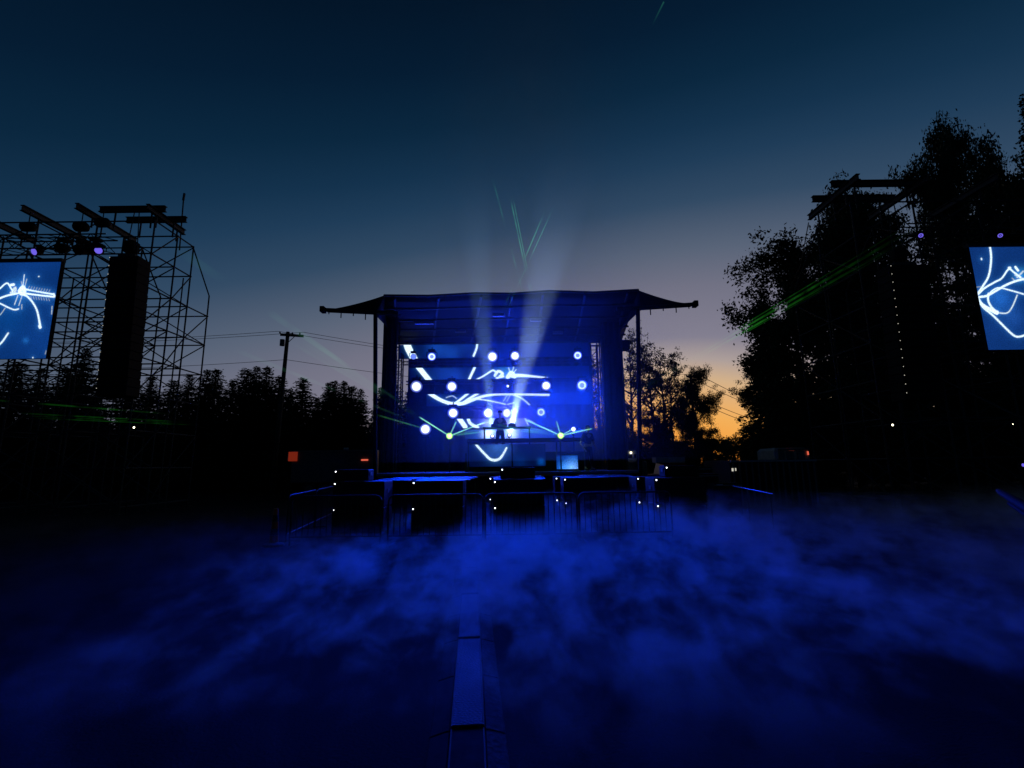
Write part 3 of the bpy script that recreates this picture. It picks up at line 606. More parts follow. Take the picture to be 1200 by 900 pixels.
laser(657, 510.5, 19.0, 'right green laser projector, its beams reaching the trees on the right', [
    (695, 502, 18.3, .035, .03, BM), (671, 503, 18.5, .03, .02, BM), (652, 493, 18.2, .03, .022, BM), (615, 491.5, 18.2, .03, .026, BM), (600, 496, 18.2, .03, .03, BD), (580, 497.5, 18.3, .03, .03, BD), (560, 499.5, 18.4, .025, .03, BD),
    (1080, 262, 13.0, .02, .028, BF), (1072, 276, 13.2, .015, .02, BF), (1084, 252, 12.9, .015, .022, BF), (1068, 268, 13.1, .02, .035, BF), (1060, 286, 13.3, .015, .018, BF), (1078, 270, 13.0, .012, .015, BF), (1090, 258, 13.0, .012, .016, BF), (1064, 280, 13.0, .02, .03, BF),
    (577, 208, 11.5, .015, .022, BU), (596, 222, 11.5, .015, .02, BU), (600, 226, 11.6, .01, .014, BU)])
# ------------------------------------------------------------------ floor beams (two searchlights aimed up and out over the crowd)
def searchlight(px, py, Y, upx, upy, upY, size, energy, col, label):
    c = P(px, py, Y); q = P(upx, upy, upY); d = (q - c).normalized()
    moving_head(c, d, 0.075, 'full', label, 'floor searchlights behind the disc jockey', -1)
    spot('beam_light', c + d * .05, d, size, energy, col, .35, .1)
searchlight(577, 511, 21.5, 555, 250, 12.0, 5.4, 7.5e4, (.3, .6, 1.0), 'left floor searchlight throwing a narrow white beam into the sky')
searchlight(597, 510, 21.5, 655, 250, 12.0, 8.0, 1.0e5, (.36, .58, 1.0), 'right floor searchlight throwing a wide white beam into the sky')

# ------------------------------------------------------------------ subwoofers in front of the stage
def sub_mesh(w_, h, d):
    t = thing('subwoofer', 'x', 'speaker', (0, 0, 0))
    obj('cabinet', MB().bbox((0, d / 2, h / 2), (w_, d, h), 0.015), MAT['black'], t)
    obj('grille', MB().bbox((0, -0.008, h / 2), (w_ - .08, 0.03, h - .08), 0.01), MAT['cloth'], t)
    for s_ in (-1, 1): obj('handle', MB().box((s_ * (w_ / 2 + .004), d * .45, h * .6), (.02, .2, .1)), MAT['dsteel'], t)
    obj('status_light', disc(MB(), (-w_ / 2 + .05, -0.028, h - .05), (0, -1, 0), .018, 8), MAT['led'], t)
    return t
SUBW, SUBH = 1.36, 0.66
proto = sub_mesh(SUBW, SUBH, .9); used = False
gs = 'subwoofers stacked in front of the stage'
stacks = [(393, 563.5, 12.8, 'the leftmost stack, behind the angled barrier'), (485, 565, 12.8, 'the stack left of the cable ramp'), (580, 564.5, 12.8, 'the centre stack right of the cable ramp'), (574.7, 560, 16.0, 'the far stack seen past the gap right of the cable ramp'),
          (652, 559, 15.3, 'the far stack seen in the gap right of the centre stack'), (662, 560, 14.1, 'the stack with the thin lit top edge'), (747.5, 562, 14.1, 'the set-back stack near the right end'), (769, 564.5, 12.8, 'the rightmost stack')]
for px, py, Y, lab in stacks:
    a = P(px, py, Y)
    for lv in (1, 0):
        t = proto if not used else copy_tree(proto); used = True
        t.location = (a.x + SUBW / 2 - .05, Y, lv * (SUBH + .015) + 0.03)
        tag(t, ('upper' if lv else 'lower') + ' black subwoofer of ' + lab, 'speaker', gs)
small = sub_mesh(.95, .3, .5); n_ = 0
for px, py, Y, lab in ((394, 549.8, 13.2, 'flat black speaker on top of the leftmost subwoofer stack'), (588.5, 550, 13.2, 'flat black speaker on top of the centre subwoofer stack'), (781, 550, 13.2, 'flat black speaker on top of the rightmost subwoofer stack')):
    t = small if n_ == 0 else copy_tree(small); n_ += 1
    a = P(px, py, Y); t.location = (a.x + .95 / 2 - .05, Y, 2 * (SUBH + .015) + .033); tag(t, lab, 'speaker', 'flat speakers on the subwoofer stacks')
# low platforms between the speakers and the stage
for x0, x1, Y0, lab in ((436, 478, 14.2, 'low platform with pale boards behind the left barrier'), (486, 549, 13.9, 'low platform with pale boards behind the stack left of the cable ramp'), (578, 640, 14.3, 'low platform with pale boards behind the centre stack'), (690, 745, 15.3, 'low platform behind the stack with the lit top edge')):
    a, b = P(x0, 562, Y0).x, P(x1, 562, Y0).x; Y1 = 17.7; z = 1.33
    t = thing('platform', lab, 'platform', ((a + b) / 2, Y0, 0), 'low platforms in front of the stage')
    n = 5; wd = (Y1 - Y0) / n
    for i in range(n): obj('board', MB().bbox(((a + b) / 2, Y0 + wd * (i + .5), z + .02 * (i % 2)), (b - a, wd - .05, .05), .01), MAT['board'], t)
    for x in (a + .1, b - .1):
        for y in (Y0 + .1, Y1 - .1): rod('leg', (x, y, 0), (x, y, z - .025), .03, MAT['dsteel'], t)

# ------------------------------------------------------------------ crowd barriers
def barrier(p, q, label, feet=True):
    p = Vector(p); q = Vector(q); h = 1.1; d = (q - p).normalized(); Ln = (q - p).length; k = .13; nrm = Vector((-d.y, d.x, 0))
    t = thing('crowd_barrier', label, 'barrier', (p + q) / 2, 'metal crowd barriers across the field')
    z = Vector((0, 0, 1)); pts = [p + z * .02, p + z * (h - k)] + [p + d * (k - k * math.cos(a)) + z * (h - k + k * math.sin(a)) for a in (R(30), R(60), R(90))]
    pts += [q - d * k + z * h] + [q - d * (k - k * math.sin(a)) + z * (h - k + k * math.cos(a)) for a in (R(30), R(60), R(90))] + [q + z * .02]
    obj('frame', MB().tube(pts, .021, 8), MAT['barrier'], t, True)
    rod('bottom_rail', p + z * .2, q + z * .2, .016, MAT['barrier'], t)
    n = int(Ln / .13)
    for i in range(1, n): rod('bar', p.lerp(q, i / n) + z * .2, p.lerp(q, i / n) + z * (h - .01), 0.009, MAT['barrier'], t)
    for x in (p + d * .12, q - d * .12): obj('foot', MB().tube([x - nrm * .3 + z * .015, x - nrm * .2 + z * .03, x + nrm * .2 + z * .03, x + nrm * .3 + z * .015], .016, 6), MAT['barrier'], t)
def gx(px, Y): return P(px, 590, Y).x
barrier((gx(342, 11.1), 11.1, 0), (gx(447, 11.1), 11.1, 0), 'crowd barrier left of the gap, in front of the leftmost speaker stack')
barrier((gx(455.5, 11.1), 11.1, 0), (gx(566, 11.1), 11.1, 0), 'crowd barrier just left of the cable ramp, in front of the second stack')
barrier((gx(568.5, 11.1), 11.1, 0), (gx(676, 11.15), 11.15, 0), 'crowd barrier just right of the cable ramp, in front of the centre stack')
barrier((gx(678.5, 11.2), 11.2, 0), (gx(786, 11.25), 11.25, 0), 'rightmost crowd barrier, in front of the stack with the lit top edge')
a = Vector((gx(338, 11.6), 11.6, 0)); b = Vector((gx(392, 17), 17, 0))
barrier(a, a.lerp(b, .49), 'nearer of two angled crowd barriers left of the stage, beside the red delineator post'); barrier(a.lerp(b, .51), b, 'farther of two angled crowd barriers left of the stage')

# ------------------------------------------------------------------ cable ramp
def ramp_mat():
    m = bpy.data.materials.new('ramp_plastic'); m.use_nodes = True; n = m.node_tree.nodes; l = m.node_tree.links; b = n['Principled BSDF']
    t = n.new('ShaderNodeTexCoord'); vo = n.new('ShaderNodeTexVoronoi'); vo.inputs['Scale'].default_value = 34; vo.voronoi_dimensions = '2D'; vo.feature = 'DISTANCE_TO_EDGE'; l.new(t.outputs['Object'], vo.inputs['Vector'])
    no = n.new('ShaderNodeTexNoise'); no.inputs['Scale'].default_value = 7; no.inputs['Detail'].default_value = 5; l.new(t.outputs['Object'], no.inputs['Vector'])
    r = n.new('ShaderNodeValToRGB'); r.color_ramp.elements[0].color = (.008, .008, .008, 1); r.color_ramp.elements[1].color = (.021, .02, .019, 1); r.color_ramp.elements[0].position = .35; r.color_ramp.elements[1].position = .65
    l.new(no.outputs[0], r.inputs[0]); bk = n.new('ShaderNodeTexBrick'); bk.inputs['Scale'].default_value = 1; bk.inputs['Brick Width'].default_value = .036; bk.inputs['Row Height'].default_value = .026; bk.inputs['Mortar Size'].default_value = .006; bk.inputs['Color1'].default_value = (1.5, 1.5, 1.5, 1); bk.inputs['Color2'].default_value = (1.1, 1.1, 1.1, 1); bk.inputs['Mortar'].default_value = (.35, .35, .35, 1); l.new(t.outputs['Object'], bk.inputs['Vector'])
    mb = n.new('ShaderNodeVectorMath'); mb.operation = 'MULTIPLY'; l.new(r.outputs[0], mb.inputs[0]); l.new(bk.outputs['Color'], mb.inputs[1]); l.new(mb.outputs[0], b.inputs['Base Color']); b.inputs['Roughness'].default_value = .7; b.inputs['Specular IOR Level'].default_value = .08
    bp = n.new('ShaderNodeBump'); bp.inputs['Strength'].default_value = 1; bp.inputs['Distance'].default_value = .006; bp.invert = False; l.new(vo.outputs['Distance'], bp.inputs['Height']); l.new(bp.outputs[0], b.inputs['Normal'])
    return m
RM = ramp_mat(); RG = mat('ramp_slope_plastic', (.03, .03, .03), .85, 0, .5, 25, .6, .05); RS = mat('ramp_side_rubber', (.018, .018, .018), .9, 0, .35, 10, .3, .03)
near = G(548, 863); far = G(552.8, 590); dr = (far - near); dr.z = 0; dr.normalize(); sd = Vector((dr.y, -dr.x, 0))
LENR = .82
names = ['nearest', 'second nearest', 'third nearest', 'fourth nearest', 'fifth nearest', 'sixth nearest', 'seventh nearest', 'eighth nearest', 'ninth nearest', 'farthest']
for i in range(10):
    o_ = near + dr * (LENR * (i - 1)); e_ = o_ + dr * (LENR - .02)
    t = thing('cable_ramp', names[i] + (' section, black-lidded, of' if i == 0 else ' section of') + ' the low cable ramp running across the field to the stage', 'cable ramp', o_, 'cable ramp sections laid end to end')
    h = .05; hw = .115; ow = .25
    b = MB(); top = h + .012 * (i % 2)
    b.bbox((0, 0, 0), (1, 1, 1)); b.v = []; b.f = []
    sec = [(-hw, 0), (-hw, top - .012), (-hw + .012, top), (hw - .012, top), (hw, top - .012), (hw, 0)]
    v_ = [o_ + sd * x + Vector((0, 0, z)) for x, z in sec] + [e_ + sd * x + Vector((0, 0, z + .004)) for x, z in sec]; n = 6
    b.add(v_, [(k, (k + 1) % n, n + (k + 1) % n, n + k) for k in range(n)] + [tuple(range(n - 1, -1, -1)), tuple(range(n, 2 * n))]); obj('lid', b, RS if i == 0 else RM, t)
    for s_ in (-1, 1): rod('edge_strip', o_ + sd * s_ * (hw - .01) + Vector((0, 0, top)), e_ + sd * s_ * (hw - .01) + Vector((0, 0, top + .004)), .006, MAT['rubber'], t)
    rod('end_strip', o_ + sd * (.015 - hw) + dr * .012 + Vector((0, 0, top)), o_ + sd * (hw - .015) + dr * .012 + Vector((0, 0, top)), .006, MAT['rubber'], t)
    for s_ in (-1, 1):
        b = MB(); sec = [(s_ * (hw + .006), 0.004), (s_ * (hw + .006), h - .01), (s_ * (hw + .03), h - .012), (s_ * (ow - .01), .012), (s_ * ow, .004)]; n = 5
        v_ = [o_ + sd * x + Vector((0, 0, z)) for x, z in sec] + [e_ + sd * x + Vector((0, 0, z)) for x, z in sec]
        b.add(v_, [(k, (k + 1) % n, n + (k + 1) % n, n + k) for k in range(n)] + [tuple(range(n - 1, -1, -1)), tuple(range(n, 2 * n))]); obj('side_slope', b, RS if s_ < 0 else RG, t)

# ------------------------------------------------------------------ delineator post
a = G(320.5, 640); dp = thing('delineator_post', 'faint red striped delineator post on the field left of the barriers', 'traffic post', a)
obj('base', MB().tube([a, a + Vector((0, 0, .05)), a + Vector((0, 0, .09))], [.24, .22, .09], 10), MAT['rubber'], dp)
for i in range(5):
    obj('band', MB().tube([a + Vector((0, 0, .09 + .15 * i)), a + Vector((0, 0, .235 + .15 * i))], [.1 - .012 * i, .092 - .012 * i], 12), MAT['cone'] if i % 2 == 0 else MAT['rubber'], dp)

# ------------------------------------------------------------------ scaffold towers beside the stage
def scaffold(side, xs, ys, ztop, label, buttress, beam_specs, Hp):
    zlow = buttress[1]
    t = thing('scaffold_tower', label, 'scaffold', (sum(xs) / len(xs), sum(ys) / len(ys), 0))
    m = MAT['dsteel']; rr_ = .038; rj = random.Random(3 + side)
    zs = [.3 + 1.52 * i for i in range(int((ztop - .3) / 1.52) + 1)]
    for x in xs:
        for y in ys:
            rod('standard', (x, y, 0), (x, y, zlow if y == ys[-1] else ztop), rr_, m, t); obj('base_plate', MB().box((x, y, .02), (.2, .2, .04)), m, t)
    for z in zs:
        for y in ys:
            if y == ys[-1] and z > zlow: continue
            for x0, x1 in zip(xs, xs[1:]): rod('ledger', (x0, y, z), (x1, y, z), rr_ * .85, m, t)
        for x in xs:
            for y0, y1 in zip(ys, ys[1:]):
              if not (y1 == ys[-1] and z > zlow): rod('ledger', (x, y0, z), (x, y1, z), rr_ * .85, m, t)
    for k, (z0, z1) in enumerate(zip(zs, zs[1:])):
        for j, y in enumerate(ys):
            for i, (x0, x1) in enumerate(zip(xs, xs[1:])):
                if (i + j * 2 + k) % 5 != 4 and not (y == ys[-1] and z1 > zlow + .1):
                    a, b = (x0, x1) if (k + j) % 2 else (x1, x0); rod('brace', (a, y + .05, z0), (b, y + .05, z1), rr_ * .7, m, t)
        for i, x in enumerate(xs):
            for j, (y0, y1) in enumerate(zip(ys, ys[1:])):
                if (i + j + k) % 2 == 0 and not (y1 == ys[-1] and z1 > zlow + .1): rod('brace', (x + .05, y0, z0), (x + .05, y1, z1), rr_ * .7, m, t)
    for x in xs: rod('brace', (x, ys[-2], ztop - .1), (x, ys[-1], zlow), rr_ * .9, m, t)
    for i, x in enumerate(xs):
        rod('standard', (x + .3, ys[1] + .25, 0), (x + .3, ys[1] + .25, ztop - 1.2 - .8 * (i % 2)), rr_ * .8, m, t)
    for p, q in beam_specs:
        p = Vector(p); q = Vector(q); d = (q - p).normalized(); c = (p + q) / 2; ln = (q - p).length
        rot = Matrix((d.cross(Vector((0, 0, 1))).normalized() * -1, d, Vector((0, 0, 1)))).transposed() if abs(d.y) > .5 else Matrix((Vector((0, -1, 0)), d, Vector((0, 0, 1)))).transposed()
        b = MB()
        for dz in (-.115, .115): b.box(c + Vector((0, 0, dz)), (.17, ln, .03), rot=rot)
        b.box(c, (.025, ln, .21), rot=rot); obj('roof_beam', b, m, t)
        for f_ in (.25, .8):
            x = p.lerp(q, f_); rod('beam_strut', (x.x, x.y, ztop - .32), (x.x, x.y, x.z - .15), rr_, m, t)
    return t
HL = 11.0
zb = EYE + HL
Lx = lambda k: -k * HL
scaffold(0, [-23.6, -20.6, -18.0, -15.5], [19.0, 20.4, 21.5, 23.0], 12.5, 'tall scaffold tower holding the speakers and screen on the left side',
         (0, 10.5), [((Lx(1.878), 18.3, zb), (Lx(1.878), 21.3, zb)), ((Lx(1.66), 18.2, zb), (Lx(1.66), 21.4, zb)), ((Lx(1.41), 18.5, zb + .1), (Lx(1.41), 20.8, zb + .1)),
          ((Lx(1.645), 19.1, zb + .33), (Lx(1.38), 19.1, zb + .33)), ((Lx(1.6), 19.95, zb + .3), (Lx(1.35), 19.95, zb + .3)), ((Lx(2.1), 18.3, zb), (Lx(2.1), 21.3, zb))], HL)
a = P(213, 270, 20.6); b = P(215.5, 228, 20.6)
an = thing('aerial_pole', 'thin aerial pole rising from the top of the left scaffold tower', 'pole', a)
rod('mast', a + Vector((0, 0, -1)), b, .03, MAT['dsteel'], an); rod('tip', b + Vector((0, 0, -.3)), b + Vector((.02, 0, .06)), .05, MAT['dsteel'], an)
scaffold(1, [14.3, 16.9, 19.6, 22.4], [18.2, 20.4, 22.6], 12.5, 'scaffold tower in front of the tall trees on the right side', (0, 10.2),
         [((14.0, 17.2, zb + .25), (14.0, 20.4, zb + .25)), ((16.9, 17.3, zb + .25), (16.9, 20.5, zb + .25)), ((19.7, 17.3, zb + .25), (19.7, 20.5, zb + .25)),
          ((13.6, 18.2, zb + .57), (17.5, 18.2, zb + .57)), ((13.5, 19.3, zb + .55), (17.2, 19.3, zb + .55))], HL)
# line arrays
def line_array(top, bot, n, width, label, dots_side):
    top = Vector(top); bot = Vector(bot); t = thing('line_array', label, 'speaker column', bot); h = (top - bot).length / n
    ax = (top - bot).normalized()
    pr = None
    for i in range(n):
        c = bot + ax * h * (i + .5); lean = .0
        if pr is None:
            b = MB(); b.bbox(c, (width, .7, h - .012), .02); b.box(c + Vector((0, -.36, 0)), (width * .82, .02, h - .08)); pr = obj('cabinet', b, MAT['black'], t); x = dots_side * (width / 2 - .04)
            sl = obj('status_light', disc(MB(), c + Vector((x, -.375, h * .3)), (0, -1, 0), .017, 8), MAT['led_dim'], pr); sl.location = (0, 0, 0)
            me = sl.data
            for v in me.vertices: v.co = v.co
        else:
            o = copy_tree(pr, t); o.location = pr.location + ax * h * i
    obj('rigging_frame', MB().bbox(top + Vector((0, 0, .08)), (width * .6, .5, .14), .02), MAT['dsteel'], t)
    for dx in (-.25, .25): rod('hoist_chain', top + Vector((dx, 0, .15)), (top.x + dx * .4, top.y, zb - .1), .02, MAT['dsteel'], t)
    obj('chain_hoist', MB().bbox(top + Vector((-.05, 0, .55)), (.5, .4, .5), .05), MAT['black'], t)
a = P(153, 304, 18.6); b = P(138, 465, 18.6)
line_array(a, b, 16, 1.2, 'tall black speaker column hanging in the left scaffold tower', -1)
a = P(1056, 314, 17.8); b = P(1076, 470, 17.8)
line_array(a, b, 16, 1.5, 'tall black speaker column hanging in the right scaffold tower', -1)
# side screens
def screen(x0, x1, z0, z1, Y, label, strokes, base, blobs, seed):
    t = thing('side_screen', label, 'screen', ((x0 + x1) / 2, Y, z0), 'screens beside the stage'); nx, nz = 5, 4
    for i in range(nx):
        for j in range(nz):
            obj('panel', MB().bbox((x0 + (x1 - x0) * (i + .5) / nx, Y + .07, z0 + (z1 - z0) * (j + .5) / nz), ((x1 - x0) / nx - .006, .12, (z1 - z0) / nz - .006), .01), MAT['black'], t)
    led_picture('picture', (x0, z0), (x1, z1), Y - .003, 240, 200, strokes, base, t, PIC, .28, seed, blobs)
    obj('top_bar', MB().box(((x0 + x1) / 2, Y + .05, z1 + .08), (x1 - x0 + .1, .2, .14)), MAT['dsteel'], t)
    return t
x1_, z1_ = P(68, 307.5, 18).x, P(35, 307.5, 18).z; p1 = P(55.5, 420, 18); 
xm = (P(69.5, 308, 18).x + p1.x) / 2
LS = [([(-6, 342), (0, 338), (5, 333.5), (9, 332), (13, 338), (15, 342)], 1.6), ([(-6, 352), (0, 349.5), (8, 346.5), (17, 344.5), (24, 343)], 2), ([(-4, 354), (3, 357), (10, 360.5), (17, 363), (21.5, 362)], 1.5), ([(27, 345), (32, 347.5), (38, 354), (43, 363), (45.5, 373), (47, 382)], [2.4, 2, 1.9, 1.9, 2, 2.6]),
      ([(46.5, 382), (47, 383.5)], 3.4), ([(-4, 372), (1, 368), (6, 361)], .9, .5), ([(-2, 405), (3, 400), (9.5, 390.5)], 1.9, .9), ([(27, 338.5), (40, 341), (63, 345)], [2.2, 1.6, 1.8]), ([(27, 343.5), (42, 345.5), (63, 347.8)], [2.2, 1.8, 2]), ([(63, 344.5), (64, 347.5)], 2),
      ([(23, 341), (27, 336.5), (28.5, 343), (25, 344)], 4.5), ([(13, 334), (16, 333.5)], 3), ([(15, 340), (18, 337.5), (17, 343.5), (13, 343)], 3, .7), ([(28.5, 322), (27, 334)], .8), ([(31.5, 327), (29, 336)], .6, .7), ([(25, 330), (26, 336)], .6, .7), ([(21, 346), (17, 357)], .8, .8), ([(26, 346), (22, 358)], .7, .8), ([(25.5, 357), (25.5, 362)], .8, .6),
      ([(45.3, 324), (45.7, 324)], 1.3, .8), ([(61, 359), (60.5, 368)], .8, .6), ([(38.5, 419), (38.7, 419.3)], 1.2), ([(54, 411), (53, 415)], .7, .4)] + [([(33 + 3 * k, 338.5 + .5 * k), (34.5 + 3 * k, 335.5 + .5 * k)], .5, .5) for k in range(9)] + [([(33 + 3 * k, 347 + .3 * k), (34 + 3 * k, 350 + .3 * k)], .5, .5) for k in range(9)]
screen(-22.6, xm, p1.z, z1_, 18.0, 'bright blue left-hand screen showing a glowing insect with a ribbed tail', LS, (0.003, 0.036, 0.19), [(30, 399, 3.5, .35, (.02, .2, .6)), (10, 370, 22, .5, (.0, .05, .2)), (22, 341, 14, .5, (.02, .15, .4))], 21)
p0 = P(1134.5, 290, 18); p1 = P(1159.5, 410, 18); xm = (p0.x + p1.x) / 2
RSs = [([(1159.5, 286), (1161.5, 302), (1159, 322), (1152, 335), (1146, 343.5)], 2.2), ([(1146, 345), (1154, 337.5), (1166, 330.5), (1174, 326), (1182, 315.5), (1188, 319), (1196, 325)], [2.4, 2, 2, 1.8, 1.8, 1.8, 2]), ([(1147, 348), (1156, 346.8), (1166, 341.5), (1178, 334.5), (1190, 329.5), (1204, 326)], 2.4), ([(1158.5, 346), (1163, 340.5), (1171, 337.3), (1185, 340.5), (1204, 346)], 1.5),
       ([(1158.5, 344), (1158, 352), (1162, 360), (1168.5, 366)], 2.2), ([(1147, 350), (1150, 356), (1158, 361.5), (1168, 366.3)], [2, 3.6, 3.8, 5]), ([(1148, 353), (1152, 360), (1164, 370), (1178, 384), (1188, 393), (1195, 394.5), (1206, 391)], 2.1), ([(1170, 366.5), (1180, 366.8), (1186, 360), (1192, 346)], 1.5, .75), ([(1150, 303), (1150.3, 304)], 1.6), ([(1144, 336.5), (1150, 336)], .6, .5),
       ([(1190, 313), (1193, 317)], 2.6), ([(1182.5, 314), (1183.5, 314)], 3), ([(1192, 325), (1199, 318)], 2, .6), ([(1190, 322), (1204, 330)], 2.4, .6), ([(1186, 326), (1190, 329)], .8, .6)]
screen(xm, xm + 5.6, p1.z, p0.z, 18.0, 'bright blue right-hand screen showing looping white insect legs', RSs, (0.004, 0.034, 0.18), [(1172, 350, 13, 1, (.01, .09, .35)), (1188, 372, 12, .6, (.01, .06, .25)), (1196, 322, 8, .6, (.02, .25, .5))], 33)
tl = thing('dummy', '', '')
bpy.data.objects.remove(tl)
tz_ = P(60, 284, 18.2).z
truss('box_truss', (-23.5, 18.4, tz_), (P(130, 284, 18.4).x, 18.4, tz_), .6, 'box truss above the left-hand screen, hung with lamps', None, MAT['dsteel'], None, .03)
tz2 = P(1140, 262, 18.2).z
truss('box_truss', (P(1070, 262, 18.4).x, 18.4, tz2), (24.5, 18.4, tz2), .6, 'box truss above the right-hand screen, against the trees', None, MAT['dsteel'], None, .03)
for px, py, lab in ((33, 266, 'chain hoist on the left truss, above the violet lamp near the screen'), (95, 266, 'chain hoist on the left truss, above the row of hanging lamps'), (120, 261, 'smaller chain hoist at the right end of the left truss')):
    c = P(px, py, 18.4); h_ = thing('chain_hoist', lab, 'hoist', c, 'chain hoists on the left truss')
    obj('motor', MB().tube([c + Vector((-.28, 0, 0)), c + Vector((-.2, 0, 0)), c + Vector((.2, 0, 0)), c + Vector((.28, 0, 0))], [.12, .2, .2, .12], 12), MAT['black'], h_, True)
    rod('chain', c, (c.x, c.y, zb - .14), .02, MAT['dsteel'], h_); rod('hook', c + Vector((0, 0, -.2)), (c.x, c.y, tz_ + .3), .03, MAT['dsteel'], h_)
GV = 'lamps hung from the side trusses'
for px, py, kind, d, lab in ((40, 295, 'violet', (-.15, -1, -.5), 'hanging lamp with a violet crescent, just above the left-hand screen'), (70, 291, 'off', (.2, -1, -.5), 'unlit hanging lamp, left of a pair above the gap beside the screen'), (91, 293, 'off', (.0, -1, -.6), 'unlit hanging lamp with a tiny white glint on the left truss'),
                            (104, 292, 'off', (-.3, -.6, -.6), 'unlit hanging lamp turned aside next to the bright violet lamp'), (115.5, 293.5, 'violet', (.45, -1, -.35), 'hanging lamp with a bright violet lens at the end of the left truss')):
    moving_head(P(px, py, 18.2), d, .2 if kind == 'off' else .135, kind, lab, GV, 1)
c = P(90, 294, 17.95); 
for px, py, lab in ((1079, 276, 'lamp with a small violet ring at the left end of the right truss'), (1172, 276, 'lamp with a violet arc just above the right-hand screen')):
    moving_head(P(px, py, 18.1), (-.45, -1, -.4), .085, 'ring', lab, GV, 1, None, MAT['lens_v'])
# small lamps at the feet of the towers
for px, py, Y, r_, m_, lab in ((157, 501, 18.5, .04, 'lamp_w', 'tiny warm work lamp near the foot of the left scaffold tower'), (1046, 498, 17.6, .04, 'lamp_w', 'tiny warm work lamp under the right speaker column'), (1187, 497, 17.6, .018, 'lamp_w', 'faint warm lamp below the right-hand screen'), (1199, 545, 14, .05, 'lens_v', 'violet lamp low at the frame edge under the right-hand screen')):
    c = P(px, py, Y); t = thing('work_lamp', lab, 'lamp', (c.x, Y, 0), 'small lamps at the feet of the side towers')
    obj('housing', MB().tube([c + Vector((0, .12, 0)), c + Vector((0, .01, 0))], [r_ * .7, r_ * 1.25], 10), MAT['black'], t); obj('bulb', disc(MB(), c + Vector((0, -.002, 0)), (0, -1, 0), r_, 10), MAT[m_], t); rod('stand', (c.x, Y + .1, 0), (c.x, Y + .1, c.z - r_), .025, MAT['black'], t)

# ------------------------------------------------------------------ utility poles and power lines
def upole(top, Y, label):
    T = P(*top, Y); t = thing('utility_pole', label, 'utility pole', (T.x, Y, 0), 'wooden utility poles behind the stage')
    obj('pole', MB().tube([(T.x - .3 * (Y < 40), Y, 0), (T.x - .15 * (Y < 40), Y, T.z * .5), T], [.17, .15, .12], 10), MAT['wood'], t, True)
    obj('crossarm', MB().box((T.x + .3, Y, T.z - .25), (1.5, .14, .16), rz=R(18)), MAT['wood'], t)
    for dx in (-.6, .2, .68):
        p = Vector((T.x + .1 + dx * math.cos(R(18)), Y + dx * math.sin(R(18)), T.z - .17)); obj('insulator', MB().tube([p, p + Vector((0, 0, .08)), p + Vector((0, 0, .16))], [.03, .06, .03], 8), MAT['grey'], t)
    rod('arm_brace', (T.x, Y - .1, T.z - .9), (T.x + .6, Y - .1, T.z - .3), .025, MAT['steel'], t)
    obj('transformer', MB().tube([(T.x - .35, Y, T.z - 1.0), (T.x - .35, Y, T.z - .55)], .16, 10), MAT['grey'], t)
    return T
T1 = upole((337.5, 389), 32, 'wooden utility pole standing before the conifers left of the stage'); T2 = upole((809, 439), 46, 'wooden utility pole half hidden in the leafy tree right of the stage')
T0 = Vector((T1.x - 34, 33.5, T1.z + .2)); T3 = Vector((62, 92, T2.z - .3))
def wire_(p, q, sag, lab, r_=.018):
    p = Vector(p); q = Vector(q); pts = []
    for i in range(25):
        t = i / 24; v = p.lerp(q, t); v.z -= sag * 4 * t * (1 - t); pts.append(v)
    o = obj('power_line', MB().tube(pts, r_, 5), MAT['wire'], None, False, p); tag(o, lab, 'power line', 'overhead lines along the trees')
for k, (dx, dz, nm) in enumerate(((-.65, 0, 'front upper'), (.95, .05, 'rear upper'), (0, -2.0, 'lower'))):
    off = Vector((dx, dx * .3, dz))
    wire_(T0 + off, T1 + off, .5, nm + ' power line running from the wooden pole left past the scaffold', .016)
    wire_(T1 + off, T2 + off, .7, nm + ' power line running from the wooden pole right behind the stage roof', .016)
    wire_(T2 + off, T3 + off, 1.6, nm + ' power line crossing the orange gap of sky right of the stage', .03)
wire_(T2 + Vector((.3, 0, -2.6)), T3 + Vector((0, 0, -3.0)), 1.6, 'lowest cable crossing the orange gap of sky right of the stage', .03)

# ------------------------------------------------------------------ vehicles and huts in the dark
def wheel(t, c, r_, wd=.25, axis='x'):
    d = Vector((wd / 2, 0, 0)) if axis == 'x' else Vector((0, wd / 2, 0)); c = Vector(c)
    w_ = obj('wheel', MB().tube([c - d, c - d * .8, c + d * .8, c + d], [r_ * .9, r_, r_, r_ * .9], 16), MAT['rubber'], t, True); obj('rim', MB().tube([c - d * 1.03, c + d * 1.03], r_ * .55, 12), MAT['grey'], w_)
a = P(341, 545, 30); b = P(437, 545, 30); zt = P(390, 527.5, 30).z
t = thing('box_trailer', 'long dark trailer with a glowing orange end panel, left of the stage', 'trailer', ((a.x + b.x) / 2, 30, 0))
obj('body', MB().bbox(((a.x + b.x) / 2, 31.2, (zt + .7) / 2 + .05), (b.x - a.x, 2.4, zt - .8), .06), MAT['grey'], t)
for x in (a.x + 1.2, a.x + 2.2, b.x - 1): wheel(t, (x, 30.2, .45), .45, .3, 'y')
obj('roof_rail', MB().box(((a.x + b.x) / 2, 29.98, zt - .05), (b.x - a.x, .05, .06)), MAT['alu'], t)
p = P(343, 535, 29.9); obj('orange_panel', MB().bbox((p.x, 29.93, p.z), (.56, .06, .58), .01), MAT['lamp_o'], t); obj('panel_edge', MB().box((p.x - .3, 29.9, p.z - .04), (.06, .05, .46)), MAT['beige'], t)
p = P(427, 539, 29.9); obj('tail_light', MB().box((p.x, 29.95, p.z), (.42, .05, .09)), MAT['lamp_r'], t)
p = P(403, 525, 29.9); obj('roof_vent', MB().box((p.x, 30.3, zt + .1), (.3, .3, .12), rz=.4), MAT['white'], t)
